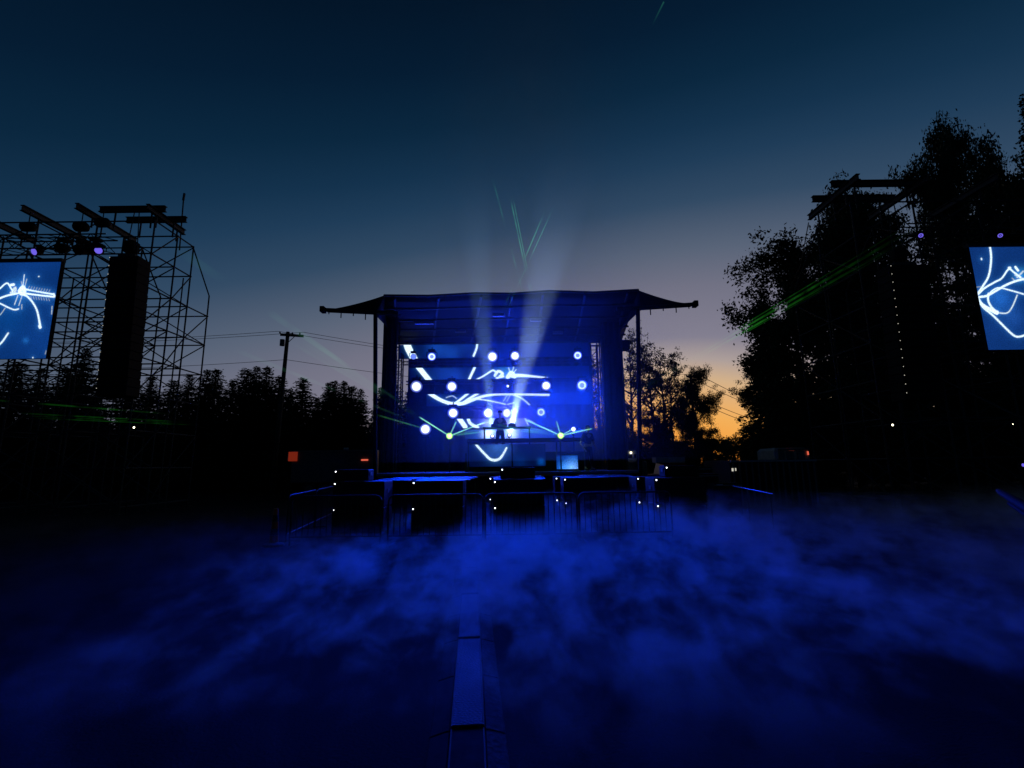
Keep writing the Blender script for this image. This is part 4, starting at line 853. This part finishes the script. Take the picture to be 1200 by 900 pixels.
# white utility cart with two lamps
c = P(738, 534, 21.5); t = thing('utility_cart', 'small white utility cart with two bright lamps, right of the stage', 'cart', (c.x, 21.5, 0))
w_, h_ = .64, .5
b = MB(); b.bbox((c.x, 21.9, c.z), (w_, .8, h_), .05); obj('cab', b, MAT['white'], t); obj('window', MB().box((c.x + .0, 21.49, c.z - .02), (.2, .02, .17)), MAT['glass'], t)
obj('window', MB().box((c.x + .24, 21.49, c.z - .02), (.1, .02, .17)), MAT['glass'], t)
obj('chassis', MB().bbox((c.x + .1, 22.2, (c.z - h_ / 2) / 2 + .15), (1.2, 1.8, c.z - h_ / 2 - .3), .05), MAT['grey'], t)
for x in (-.4, .6): wheel(t, (c.x + x, 21.6, .3), .3, .2)
for px in (731.2, 739.5):
    p = P(px, 530.5, 21.46); obj('headlight', disc(MB(), (p.x, 21.47, p.z), (0, -1, 0), .04, 10), MAT['lamp_w'], t)
    l = bpy.data.lights.new('cart_lamp', 'POINT'); l.energy = .05; l.color = (1, .95, .75); l.shadow_soft_size = .04; o = link('cart_lamp', l, t); o.location = Vector((p.x, 21.3, p.z - .05)) - wloc(t)
# red pick-up
def truck(c, Y, ln, col, label, beige=False):
    t = thing('pickup_truck', label, 'truck', (c.x, Y, 0))
    obj('body', MB().bbox((c.x, Y + .9, .85), (ln, 1.8, .7), .12), MAT[col], t); cx = c.x + ln * .12
    b = MB(); b.add([(cx - ln * .2, Y + .1, 1.18), (cx + ln * .22, Y + .1, 1.18), (cx + ln * .14, Y + .2, 1.75), (cx - ln * .16, Y + .2, 1.75), (cx - ln * .2, Y + 1.7, 1.18), (cx + ln * .22, Y + 1.7, 1.18), (cx + ln * .14, Y + 1.6, 1.75), (cx - ln * .16, Y + 1.6, 1.75)], [(0, 1, 2, 3), (5, 4, 7, 6), (1, 5, 6, 2), (4, 0, 3, 7), (3, 2, 6, 7)])
    obj('cab', b, MAT[col], t); obj('window', MB().add([(cx - ln * .15, Y + .1, 1.26), (cx + ln * .16, Y + .1, 1.26), (cx + ln * .11, Y + .165, 1.66), (cx - ln * .13, Y + .165, 1.66)], [(0, 1, 2, 3)]), MAT['glass'], t)
    for x in (-.32, .32): wheel(t, (c.x + x * ln, Y + .15, .38), .38, .26, 'y')
    for x in (-1, 1): obj('bumper', MB().bbox((c.x + x * ln * .5, Y + .9, .6), (.16, 1.6, .2), .04), MAT['grey'], t)
    return t
c = P(783, 540, 24); tr_ = truck(c, 24, 3.6, 'red', 'dark red pick-up truck parked under the trees right of the stage')
t = thing('beige_crate', 'long beige crate lying on top of the red truck', 'crate', (c.x + .2, 24.9, 1.76)); obj('box', MB().bbox((c.x + .3, 24.9, 1.9), (1.5, .7, .26), .02), MAT['beige'], t); obj('lid', MB().bbox((c.x + .3, 24.9, 2.045), (1.54, .74, .03), .01), MAT['beige'], t)
# camper
a = P(910, 540, 27); b = P(951, 540, 27); zt = P(930, 524.5, 27).z
t = thing('camper_van', 'pale camper with dark windows and a small orange light under the right trees', 'camper', ((a.x + b.x) / 2, 27, 0))
obj('body', MB().bbox(((a.x + b.x) / 2, 28.1, (zt + .5) / 2), (b.x - a.x, 2.2, zt - .5), .15), MAT['beige'], t); obj('awning_rail', MB().bbox(((a.x + b.x) / 2, 26.94, zt - .1), (b.x - a.x - .2, .1, .1), .02), MAT['grey'], t)
for px in (916, 926, 938.5):
    p = P(px, 533.5, 27); obj('window', MB().bbox((p.x, 26.99, p.z), (.42 if px > 920 else .3, .05, .46), .02), MAT['glass'], t)
p = P(927.5, 526.7, 27); obj('marker_lamp', MB().box((p.x, 26.97, p.z), (.26, .05, .07)), MAT['lamp_r'], t); p = P(946.5, 531, 27); obj('marker_lamp', MB().box((p.x, 26.97, p.z), (.06, .05, .2)), MAT['lamp_r'], t)
for x in (a.x + .5, b.x - .5): wheel(t, (x, 27.1, .35), .35, .25, 'y')
# site container with a lit corner window
a = P(857, 560, 17.5); b = P(958, 560, 17.5); zt = P(885, 539, 17.5).z
t = thing('site_container', 'dark container with a small lit window at its left corner, right of the stage', 'container', ((a.x + b.x) / 2, 17.5, 0))
obj('body', MB().bbox(((a.x + b.x) / 2, 18.7, zt / 2 + .05), (b.x - a.x, 2.4, zt - .1), .03), MAT['black'], t)
for i in range(14): obj('rib', MB().box((a.x + .1 + (b.x - a.x - .2) * i / 13, 17.47, zt / 2 + .05), (.05, .05, zt - .3)), MAT['grey'], t)
obj('top_rail', MB().box(((a.x + b.x) / 2, 17.46, zt - .04), (b.x - a.x, .08, .07)), MAT['alu'], t)
p = P(859.5, 550.5, 17.4); obj('window', MB().box((p.x, 17.46, p.z), (.06, .03, .11)), MAT['led_dim'], t); obj('window', MB().box((p.x + .11, 17.46, p.z + .01), (.03, .03, .1)), MAT['led_dim'], t)
p = P(851, 568, 16); q = P(906, 579, 12.9); t = thing('hand_rail', 'low pale rail running over the fog toward the container', 'rail', (p + q) / 2)
rod('rail', p, q, .022, MAT['alu'], t)
for f_ in (.05, .5, .95): v = p.lerp(q, f_); rod('post', (v.x, v.y, 0), v, .02, MAT['steel'], t)
for i, (px, py, Y) in enumerate(((812.5, 549, 17), (817.5, 557, 16), (843, 568, 15.5))):
    c = P(px, py, Y); t = thing('flight_case', ('black flight case with a tiny white light, behind the rightmost stack', 'black flight case with a white strip, right of the rightmost stack', 'black flight case with a pale lid edge near the low rail')[i], 'case', (c.x, Y, 0), 'flight cases right of the speakers')
    obj('body', MB().bbox((c.x + .25, Y + .35, c.z / 2 + .05), (.9, .7, c.z), .03), MAT['black'], t); obj('edge_strip', MB().box((c.x + .25, Y - .01, c.z - .02), (.86, .02, .03)), MAT['alu'], t); obj('white_light', MB().box((c.x, Y - .03, c.z), ((.02, .07, .2)[i], .02, .025)), MAT['led_dim'] if i < 2 else MAT['white'], t)
    for dx in (-.1, .6): wheel(t, (c.x + dx, Y + .1, .06), .06, .04)
# boom arm that juts in at the right edge
p = P(1169, 574.5, 5.2); q = P(1215, 601, 4.6); d = (q - p)
t = thing('boom_arm', 'black boom arm jutting in at the right edge over the fog', 'boom', q + d * .8)
obj('arm', MB().tube([p, p.lerp(q, .12), q, q + d * 1.2], [.018, .035, .055, .06], 8), MAT['black'], t, True); obj('lower_rail', MB().tube([p.lerp(q, .3) + Vector((0, 0, -.07)), q + Vector((0, 0, -.1)), q + d * 1.2 + Vector((0, 0, -.11))], .022, 6), MAT['black'], t)
e = q + d * 1.0; rod('stand', (e.x, e.y, 0), (e.x, e.y, e.z), .05, MAT['black'], t)
for k in range(3): rod('stand_leg', (e.x + .5 * math.cos(k * 2.1), e.y + .5 * math.sin(k * 2.1), .02), (e.x, e.y, .6), .025, MAT['black'], t)

# ------------------------------------------------------------------ trees
def quad_mesh(name, C, A, B, m):
    """many small diamond leaves: centres C, half axes A and B (n x 3 arrays)"""
    n = len(C); V = np.stack([C - A, C + B * .8, C + A, C - B * .8], 1).reshape(-1, 3)
    me = bpy.data.meshes.new(name); me.vertices.add(n * 4); me.vertices.foreach_set('co', V.astype(np.float32).ravel())
    me.loops.add(n * 4); me.loops.foreach_set('vertex_index', np.arange(n * 4, dtype=np.int32)); me.polygons.add(n); me.polygons.foreach_set('loop_start', np.arange(0, n * 4, 4, dtype=np.int32))
    me.update(calc_edges=True); me.materials.append(m); return me
def unit(v): return v / (np.linalg.norm(v, axis=-1, keepdims=True) + 1e-9)
def conifer(seed, h, wd, dens=1.0):
    r = np.random.default_rng(seed); C = []; A = []; B = []; tb = MB()
    tb.tube([(0, 0, 0), (0, 0, h * .5), (0, 0, h * .985)], [h * .018, h * .011, .015], 7)
    z = h * .03
    while z < h * .985:
        k = 1 - z / h; L_ = wd * (k ** .75) * r.uniform(.75, 1.1) + .1; nb = int(r.integers(7, 11)) if k > .12 else 5; a0 = r.uniform(0, 6.28)
        for i in range(nb):
            if r.uniform() > .95 * dens: continue
            a = a0 + 6.28 * i / nb + r.uniform(-.3, .3); ln = L_ * r.uniform(.6, 1.18); rise = r.uniform(.15, .42) * ln; n = max(3, int(ln / .1))
            t = np.linspace(.12, 1, n); x = np.cos(a) * ln * t; y = np.sin(a) * ln * t; zz_ = z + rise * t - .3 * ln * t * t + r.normal(0, .025, n)
            tb.tube([(0, 0, z), (x[n // 2], y[n // 2], zz_[n // 2]), (x[-1], y[-1], zz_[-1])], [.03 * k + .012, .015, .006], 3, False)
            for j in range(3):
                c = np.stack([x, y, zz_ - .03], 1) + r.normal(0, .05, (n, 3)); sd_ = np.array([-np.sin(a), np.cos(a), 0]) * r.choice([-1, 1], n)[:, None]; out = np.array([np.cos(a), np.sin(a), .05])
                ax = unit(sd_ * r.uniform(.1, .9, n)[:, None] + out * .8 + np.array([0, 0, -.35]) * r.uniform(-.5, 1, n)[:, None]); ln2 = (.09 + .13 * k) * r.uniform(.6, 1.3, n)[:, None] * (1.15 - .5 * t[:, None])
                C.append(c + ax * ln2 * .6); A.append(ax * ln2); B.append(unit(np.cross(ax, r.normal(size=(n, 3)))) * .055)
        z += r.uniform(.17, .28) * (.6 + .5 * k)
    return quad_mesh('needles', np.concatenate(C), np.concatenate(A), np.concatenate(B), MAT['needle']), tb
def leafy(seed, h, crown_w, base, clumps, per, leaf, spread, narrow=1.0):
    r = np.random.default_rng(seed); tb = MB(); tips = []
    lean = r.uniform(-.03, .03, 2) * h
    def trunk(f): return np.array([lean[0] * f + .12 * math.sin(f * 7 + seed), lean[1] * f + .1 * math.sin(f * 5), h * f])
    tb.tube([tuple(trunk(f)) for f in (0, .2, .4, .6, .8, .95)], [h * .016, h * .013, h * .01, h * .007, h * .004, .015], 8)
    nl = 26
    for i in range(nl):
        f = base + (.95 - base) * (i + r.uniform()) / nl; a = r.uniform(0, 6.28); k = (f - base) / (1 - base)
        env = crown_w * ((.45 + .55 * min(1, k / .22)) * math.sqrt(max(0, 1 - k ** 3)) * .95 + .12) * r.uniform(.5, 1.18)
        p = trunk(f); d = np.array([math.cos(a), math.sin(a), r.uniform(.35, .95) * narrow]); d /= np.linalg.norm(d); pts = [p]
        for s_ in range(1, 5): pts.append(p + d * env * s_ / 4 + np.array([0, 0, .08 * env * (s_ / 4) ** 2]) + r.normal(0, .05 * env, 3))
        r0_ = .012 * h * (1 - f) + .03; tb.tube([tuple(q) for q in pts], [r0_, r0_ * .7, r0_ * .5, r0_ * .3, .012], 5, False)
        for s_ in (2, 3, 4):
            for _ in range(3):
                e = pts[s_] + unit(d * .6 + r.normal(0, .6, 3)) * env * r.uniform(.15, .4); tb.tube([tuple(pts[s_]), tuple(e)], [.02, .008], 3, False); tips.append(e); tips.append((e + pts[s_]) / 2)
        tips.append(pts[-1])
    for _ in range(6): tips.append(trunk(r.uniform(.85, 1.0)) + r.normal(0, .25, 3))
    tips = np.array(tips); w_ = tips[r.integers(0, len(tips), clumps)] + r.normal(0, spread * .55, (clumps, 3))
    C = np.repeat(w_, per, 0) + r.normal(0, spread * .34, (clumps * per, 3)) * np.array([1.15, 1.15, .7]); n = len(C); C[:, 2] = np.maximum(C[:, 2], .3)
    ax = unit(r.normal(size=(n, 3)) + np.array([0, 0, -.4])); sz = leaf * r.uniform(.6, 1.4, (n, 1))
    return quad_mesh('leaves', C, ax * sz, unit(np.cross(ax, r.normal(size=(n, 3)))) * sz * .62, MAT['leaf']), tb
PROT = {}
def tree(kind, key, build, X, Y, sc_, rz, label, group, lean=0.0):
    if key not in PROT:
        lm, tb = build(); tm = bpy.data.meshes.new('trunk'); tm.from_pydata(tb.v, [], tb.f); tm.materials.append(MAT['bark']); PROT[key] = (lm, tm)
    lm, tm = PROT[key]; t = thing(kind, label, 'tree', (X, Y, 0), group); t.scale = (sc_[0], sc_[0], sc_[1]); t.rotation_euler = (0, lean, rz)
    link('trunk', tm, t); link('crown', lm, t)
con = {k: (lambda s_=s_, h=h, w_=w_, d=d: conifer(s_, h, w_, d)) for k, (s_, h, w_, d) in {'c0': (11, 10, 2.1, 1), 'c1': (12, 10, 1.7, 1), 'c2': (13, 10, 2.4, .92), 'c3': (14, 10, 1.9, .97)}.items()}
# conifers: px of the tip, py of the tip, distance, width factor
cf = [(-12, 415, 34, 1.3, 'behind the left-hand screen at the frame edge'), (22, 424, 33, 1.35, 'directly below the left-hand screen'), (52, 432, 36, 1.1, 'at the lower right corner of the left-hand screen'), (80, 430, 42, 1.1, 'left inside the scaffold, beside the screen'), (100, 408, 34, 1.0, 'tallest of those seen through the scaffold left of the speaker column'),
      (117, 442, 40, 1.1, 'low behind the left edge of the speaker column'), (150, 448, 44, 1.3, 'behind the hanging speaker column'), (178, 440, 42, 1.1, 'just right of the hanging speaker column'), (206, 446, 46, 1.1, 'behind the outer bay of the scaffold'), (224, 438, 42, 1.1, 'at the right edge of the scaffold'),
      (241, 433, 40, 1.1, 'first clear of the scaffold'), (254, 432, 43, 1.0, 'second clear of the scaffold'), (272, 445, 48, 1.1, 'in the dip left of the broad clump'), (289, 432, 40, 1.15, 'at the left of the broad clump beside the pole'), (302, 430, 43, 1.1, 'in the middle of the broad clump beside the pole'), (316, 429, 39, 1.25, 'with the tallest tip just left of the utility pole'),
      (328, 441, 44, 1.1, 'touching the left side of the utility pole'), (343, 455, 46, 1.0, 'low and just right of the utility pole'), (356, 443, 38, 1.05, 'free-standing with a thin spire right of the utility pole'), (371, 466, 50, 1.1, 'low between the spire and the right clump'), (384, 449, 40, 1.2, 'at the left of the right clump'), (392, 446, 43, 1.0, 'in the right clump, second from its left'),
      (402, 447, 40, 1.1, 'in the middle of the right clump'), (413, 452, 43, 1.0, 'at the right of the right clump'), (424, 456, 39, 1.05, 'last before the left corner post of the stage'), (446, 453, 38, 1.1, 'between the left corner post and the column of the stage'), (462, 450, 44, 1.1, 'behind the left column of the stage'), (479, 458, 44, 1.0, 'behind the left end of the LED strips')]
for i, (px, py, Y, wf, lab) in enumerate(cf):
    T = P(px, py, Y); tree('conifer_tree', 'c%d' % (i % 4), con['c%d' % (i % 4)], T.x, Y, (T.z / 10 * wf * 1.25 * (.85, 1.25, 1.0, 1.35, .9)[i % 5], T.z / 10 * 1.01), i * 1.7, 'dark conifer ' + lab, 'conifers in a line behind the left side of the field', R((i * 37 % 5 - 2) * .5))
# tall leafy trees at the right
lf = {'a': lambda: leafy(31, 10, 2.6, .08, 820, 60, .074, .56), 'b': lambda: leafy(32, 10, 2.1, .1, 660, 58, .072, .52, 1.3), 'c': lambda: leafy(33, 10, 3.0, .03, 840, 58, .074, .58), 'd': lambda: leafy(34, 10, 2.1, .12, 360, 16, .075, .34, 1.4)}
rt = [(892, 326, 36, 1.0, 'c', 'leafy tree at the left edge of the right-hand wood, lit by the green laser'), (893, 425, 40, .8, 'a', 'low leafy tree whose branch reaches toward the orange gap of sky'), (925, 306, 33, 1.15, 'a', 'dark leafy tree just below the guy line of the right scaffold'), (968, 262, 32, 1.05, 'b', 'leafy tree under the left end of the right scaffold\'s roof beams'), (1000, 226, 31, .9, 'b', 'narrow leafy tree rising to the roof beams of the right scaffold'),
      (1040, 244, 36, 1.1, 'c', 'broad dark tree behind the right speaker column'), (1108, 158, 32, .75, 'a', 'tall round-topped tree above the right scaffold'), (1078, 238, 40, 1.0, 'c', 'dense tree filling in behind the round-topped tree'), (1150, 200, 38, .8, 'b', 'loose-leaved tree above the right-hand screen'), (1198, 98, 31, .95, 'c', 'tallest tree, cut off by the right edge of the picture'), (1174, 205, 36, .8, 'c', 'ragged tree filling the gap left of the tallest tree'), (1235, 160, 34, 1.1, 'a', 'tree beyond the right edge behind the right-hand screen'),
      (940, 420, 30, 1.1, 'c', 'low bushy tree behind the left foot of the right scaffold'), (1010, 400, 29, 1.1, 'a', 'low bushy tree behind the middle of the right scaffold'), (1100, 380, 28, 1.1, 'c', 'low bushy tree left of the right-hand screen\'s foot'), (1170, 400, 29, 1.1, 'a', 'low bushy tree under the right-hand screen')]
for i, (px, py, Y, wf, k, lab) in enumerate(rt):
    T = P(px, py, Y); s_ = T.z / 10.2; wx = {'c': 1, 'a': 1, 'b': 1}[k]; tree('leafy_tree', k + str(i % 2), lf[k], T.x, Y, (min(s_, 1.6) * wf * .92, s_), i * 2.3, lab, 'leafy trees of the right-hand wood')
rt2 = [(908, 470, 38, 1.1, 'c'), (925, 450, 36, 1.2, 'a'), (945, 455, 34, 1.5, 'c'), (985, 450, 33, 1.5, 'a'), (1030, 452, 33, 1.5, 'c'), (1075, 450, 32, 1.5, 'a'), (1120, 445, 33, 1.5, 'c'), (1165, 450, 32, 1.5, 'a'), (1205, 440, 32, 1.5, 'c')]
def merged(name, items, m, label):           # many crowns that read as one mass, joined into one object
    HV = []
    for lm, X, Y, sx, sz, a in items:
        q = np.empty(len(lm.vertices) * 3, np.float32); lm.vertices.foreach_get('co', q); q = q.reshape(-1, 3)
        HV.append(np.stack([(q[:, 0] * math.cos(a) - q[:, 1] * math.sin(a)) * sx + X, (q[:, 0] * math.sin(a) + q[:, 1] * math.cos(a)) * sx + Y, q[:, 2] * sz], 1).reshape(-1, 4, 3))
    HV = np.concatenate(HV); o = link(name, quad_mesh(name, HV.mean(1), (HV[:, 2] - HV[:, 0]) / 2, (HV[:, 1] - HV[:, 3]) / 1.6, m)); o['kind'] = 'stuff'; o['label'] = label
def fill(items, fn):
    out = []
    for i, (px, py, Y, wf, k) in enumerate(items): T = P(px, py, Y); s_ = T.z / 10.1; out.append((PROT[fn(i, k)][0], T.x, Y, s_ * wf, s_, i * 1.3))
    return out
merged('undergrowth', fill(rt2, lambda i, k: k + str(i % 2)), MAT['leaf'], 'black tangled undergrowth at the foot of the right-hand wood')
merged('conifer_understory', fill([(-25 + 36 * i, 478 + (i * 5) % 9, 47, 2.1, '') for i in range(15)], lambda i, k: 'c%d' % (i % 4)), MAT['needle'], 'low black evergreens filling the gaps under the conifer line')
mt = [(738, 388, 40, .8, 'd', 'slender sparse tree seen against the sky beside the right corner post'), (757, 405, 44, .9, 'd', 'sparse tree just right of the right corner post'), (772, 412, 46, 1.0, 'd', 'sparse tree with open twigs, middle of the clump right of the stage'), (785, 418, 48, .9, 'd', 'sparse tree at the right of the open twigged clump'), (712, 412, 50, 1.0, 'd', 'sparse tree showing between the poles of the right column'), (695, 425, 52, 1.0, 'd', 'sparse tree behind the right end of the LED strips'),
      (811, 438, 42, .62, 'a', 'dense dark tree around the far utility pole'), (800, 468, 47, .6, 'a', 'dense low tree in front of the sunset glow'), (768, 492, 42, 1.1, 'a', 'bushy low tree at the foot of the right corner post'), (735, 500, 46, 1.1, 'c', 'bushy low tree behind the right column of the stage'), (700, 506, 46, 1.0, 'a', 'bushy low tree behind the right stage poles')]
for i, (px, py, Y, wf, k, lab) in enumerate(mt):
    T = P(px, py, Y); s_ = T.z / 10.2; tree('leafy_tree', k + str(i % 2), lf[k], T.x, Y, (s_ * wf, s_), i * 1.9 + 1, lab, 'leafy trees right of the stage')
# far bushes that close the horizon
hb = {'h0': lambda: leafy(51, 6, 3.2, .03, 420, 20, .16, .6), 'h1': lambda: leafy(52, 6, 3.0, .03, 420, 20, .15, .6)}
hm_ = [hb[k]()[0] for k in ('h0', 'h1')]; its = []
for k, px in enumerate(range(-40, 1260, 22)):
    Y = 62 + 9 * ((k * 7) % 5) / 4; py = 517 + ((k * 13) % 7) * 1.4 - (6 if px < 470 else 0); T = P(px, py, Y); s_ = max(.35, T.z / 6.2); its.append((hm_[k % 2], T.x, Y, s_ * 1.2, s_, k * 1.3))
merged('distant_hedge', its, MAT['leaf'], 'dark far-off line of bushes that closes the field along the horizon')

# guy line of the right scaffold
o = obj('guy_line', MB().tube([(13.95, 20.4, zb), P(938, 312, 26), P(921, 349, 32.5)], .022, 5), MAT['wire'], None, False, (13.95, 20.4, zb)); tag(o, 'thin guy line dropping from the left beam of the right scaffold', 'cable')

# ------------------------------------------------------------------ smoke and fog
def vmat(name, build, step):
    m = bpy.data.materials.new(name); m.use_nodes = True; n = m.node_tree.nodes; n.clear(); l = m.node_tree.links
    out = n.new('ShaderNodeOutputMaterial'); pv = n.new('ShaderNodeVolumePrincipled'); l.new(pv.outputs[0], out.inputs['Volume']); build(n, l, pv)
    m.cycles.volume_step_rate = step; return m
class NB:
    def __init__(s, n, l): s.n = n; s.l = l
    def set(s, sock, x):
        if isinstance(x, (int, float)): sock.default_value = x
        elif isinstance(x, tuple): sock.default_value = x
        else: s.l.new(x, sock)
    def math(s, op, a, b=0.0, clamp=False):
        q = s.n.new('ShaderNodeMath'); q.operation = op; q.use_clamp = clamp; s.set(q.inputs[0], a); s.set(q.inputs[1], b); return q.outputs[0]
    def vec(s, op, a, b):
        q = s.n.new('ShaderNodeVectorMath'); q.operation = op; s.set(q.inputs[0], a); s.set(q.inputs[1], b); return q.outputs['Value'] if op in ('LENGTH', 'DOT_PRODUCT') else q.outputs[0]
    def rng(s, x, a, b, c=0.0, d=1.0, smooth=True):
        q = s.n.new('ShaderNodeMapRange'); q.interpolation_type = 'SMOOTHSTEP' if smooth else 'LINEAR'
        for i, v in enumerate((x, a, b, c, d)): s.set(q.inputs[i], v)
        return q.outputs[0]
    def noise(s, v, scale, detail, rough=.5, dist=0.0):
        q = s.n.new('ShaderNodeTexNoise'); s.l.new(v, q.inputs['Vector']); q.inputs['Scale'].default_value = scale; q.inputs['Detail'].default_value = detail; q.inputs['Roughness'].default_value = rough; q.inputs['Distortion'].default_value = dist; return q.outputs[0]
FOG_D, SMOKE_D = 1.1, 0.02
def fog(n, l, pv):
    b = NB(n, l); t = n.new('ShaderNodeTexCoord').outputs['Object']; sp = n.new('ShaderNodeSeparateXYZ'); l.new(t, sp.inputs[0]); x, y, z = sp.outputs
    v = b.vec('MULTIPLY', t, (1.05, .72, 1.3)); n1 = b.math('ADD', b.math('MULTIPLY', b.noise(v, 2.3, 5, .62, .3), .64), b.math('MULTIPLY', b.noise(b.vec('ADD', v, (3.7, 1.2, 0)), .42, 1), .36)); n2 = b.noise(b.vec('ADD', t, (13, 5, 0)), .22, 1)
    body = b.math('ADD', b.math('MULTIPLY', b.rng(n1, .455, .61), .97), .03)
    topz = b.math('ADD', b.math('ADD', b.math('MULTIPLY', n2, 1.1), b.rng(x, -6, 8, -.1, .4)), b.rng(y, 3, 9, -.2, .15))
    zf = b.rng(b.math('DIVIDE', z, topz), .15, 1.0, 1, 0)
    mx_ = b.math('MULTIPLY', b.math('MULTIPLY', b.rng(x, -6.0, -.8, .03, 1), b.math('MULTIPLY', b.rng(x, 3, 9, 1, .45), b.rng(x, 18, 25, 1, 0))), b.math('MULTIPLY', b.rng(y, 2.6, 5.6, .05, 1), b.rng(y, 14, 19, 1, 0)))
    l.new(b.math('MULTIPLY', b.math('MULTIPLY', body, zf), b.math('MULTIPLY', mx_, FOG_D)), pv.inputs['Density'])
    pv.inputs['Color'].default_value = (.8, .8, .8, 1); pv.inputs['Anisotropy'].default_value = .25
o = obj('ground_fog', MB().box((1, 10.5, .9), (50, 19, 1.76)), vmat('ground_fog', fog, .13)); o['kind'] = 'stuff'
def smoke(n, l, pv):
    b = NB(n, l); t = n.new('ShaderNodeTexCoord').outputs['Object']
    r_ = b.vec('LENGTH', b.vec('MULTIPLY', b.vec('SUBTRACT', t, (0.9, 19.5, 3.5)), (1 / 6.5, 1 / 10, 1 / 24)), (0, 0, 0)); n1 = b.noise(t, .35, 3, .55, .4)
    d = b.math('MULTIPLY', b.rng(r_, .05, 1.0, 1, 0), b.rng(n1, .3, .7, .45, 1.4))
    r2 = b.vec('LENGTH', b.vec('MULTIPLY', b.vec('SUBTRACT', t, (2.0, 22.8, 3.7)), (1 / 5.0, 1 / 4.2, 1 / 3.3)), (0, 0, 0))
    d = b.math('ADD', d, b.math('MULTIPLY', b.rng(r2, .15, 1.0, 6.5, 0), b.rng(n1, .3, .7, .5, 1.4)))
    r3 = b.vec('LENGTH', b.vec('MULTIPLY', b.vec('SUBTRACT', t, (.05, 21.3, 3.6)), (1 / 1.9, 1 / 1.5, 1 / 2.2)), (0, 0, 0))
    d = b.math('ADD', d, b.math('MULTIPLY', b.rng(r3, 0, 1.0, 9.0, 0), b.rng(n1, .3, .7, .6, 1.3)))
    l.new(b.math('MULTIPLY', d, SMOKE_D), pv.inputs['Density']); pv.inputs['Color'].default_value = (.9, .9, .92, 1); pv.inputs['Anisotropy'].default_value = .1
o = obj('stage_smoke', MB().box((1, 21, 15), (27, 23, 26.2)), vmat('stage_smoke', smoke, .7)); o['kind'] = 'stuff'
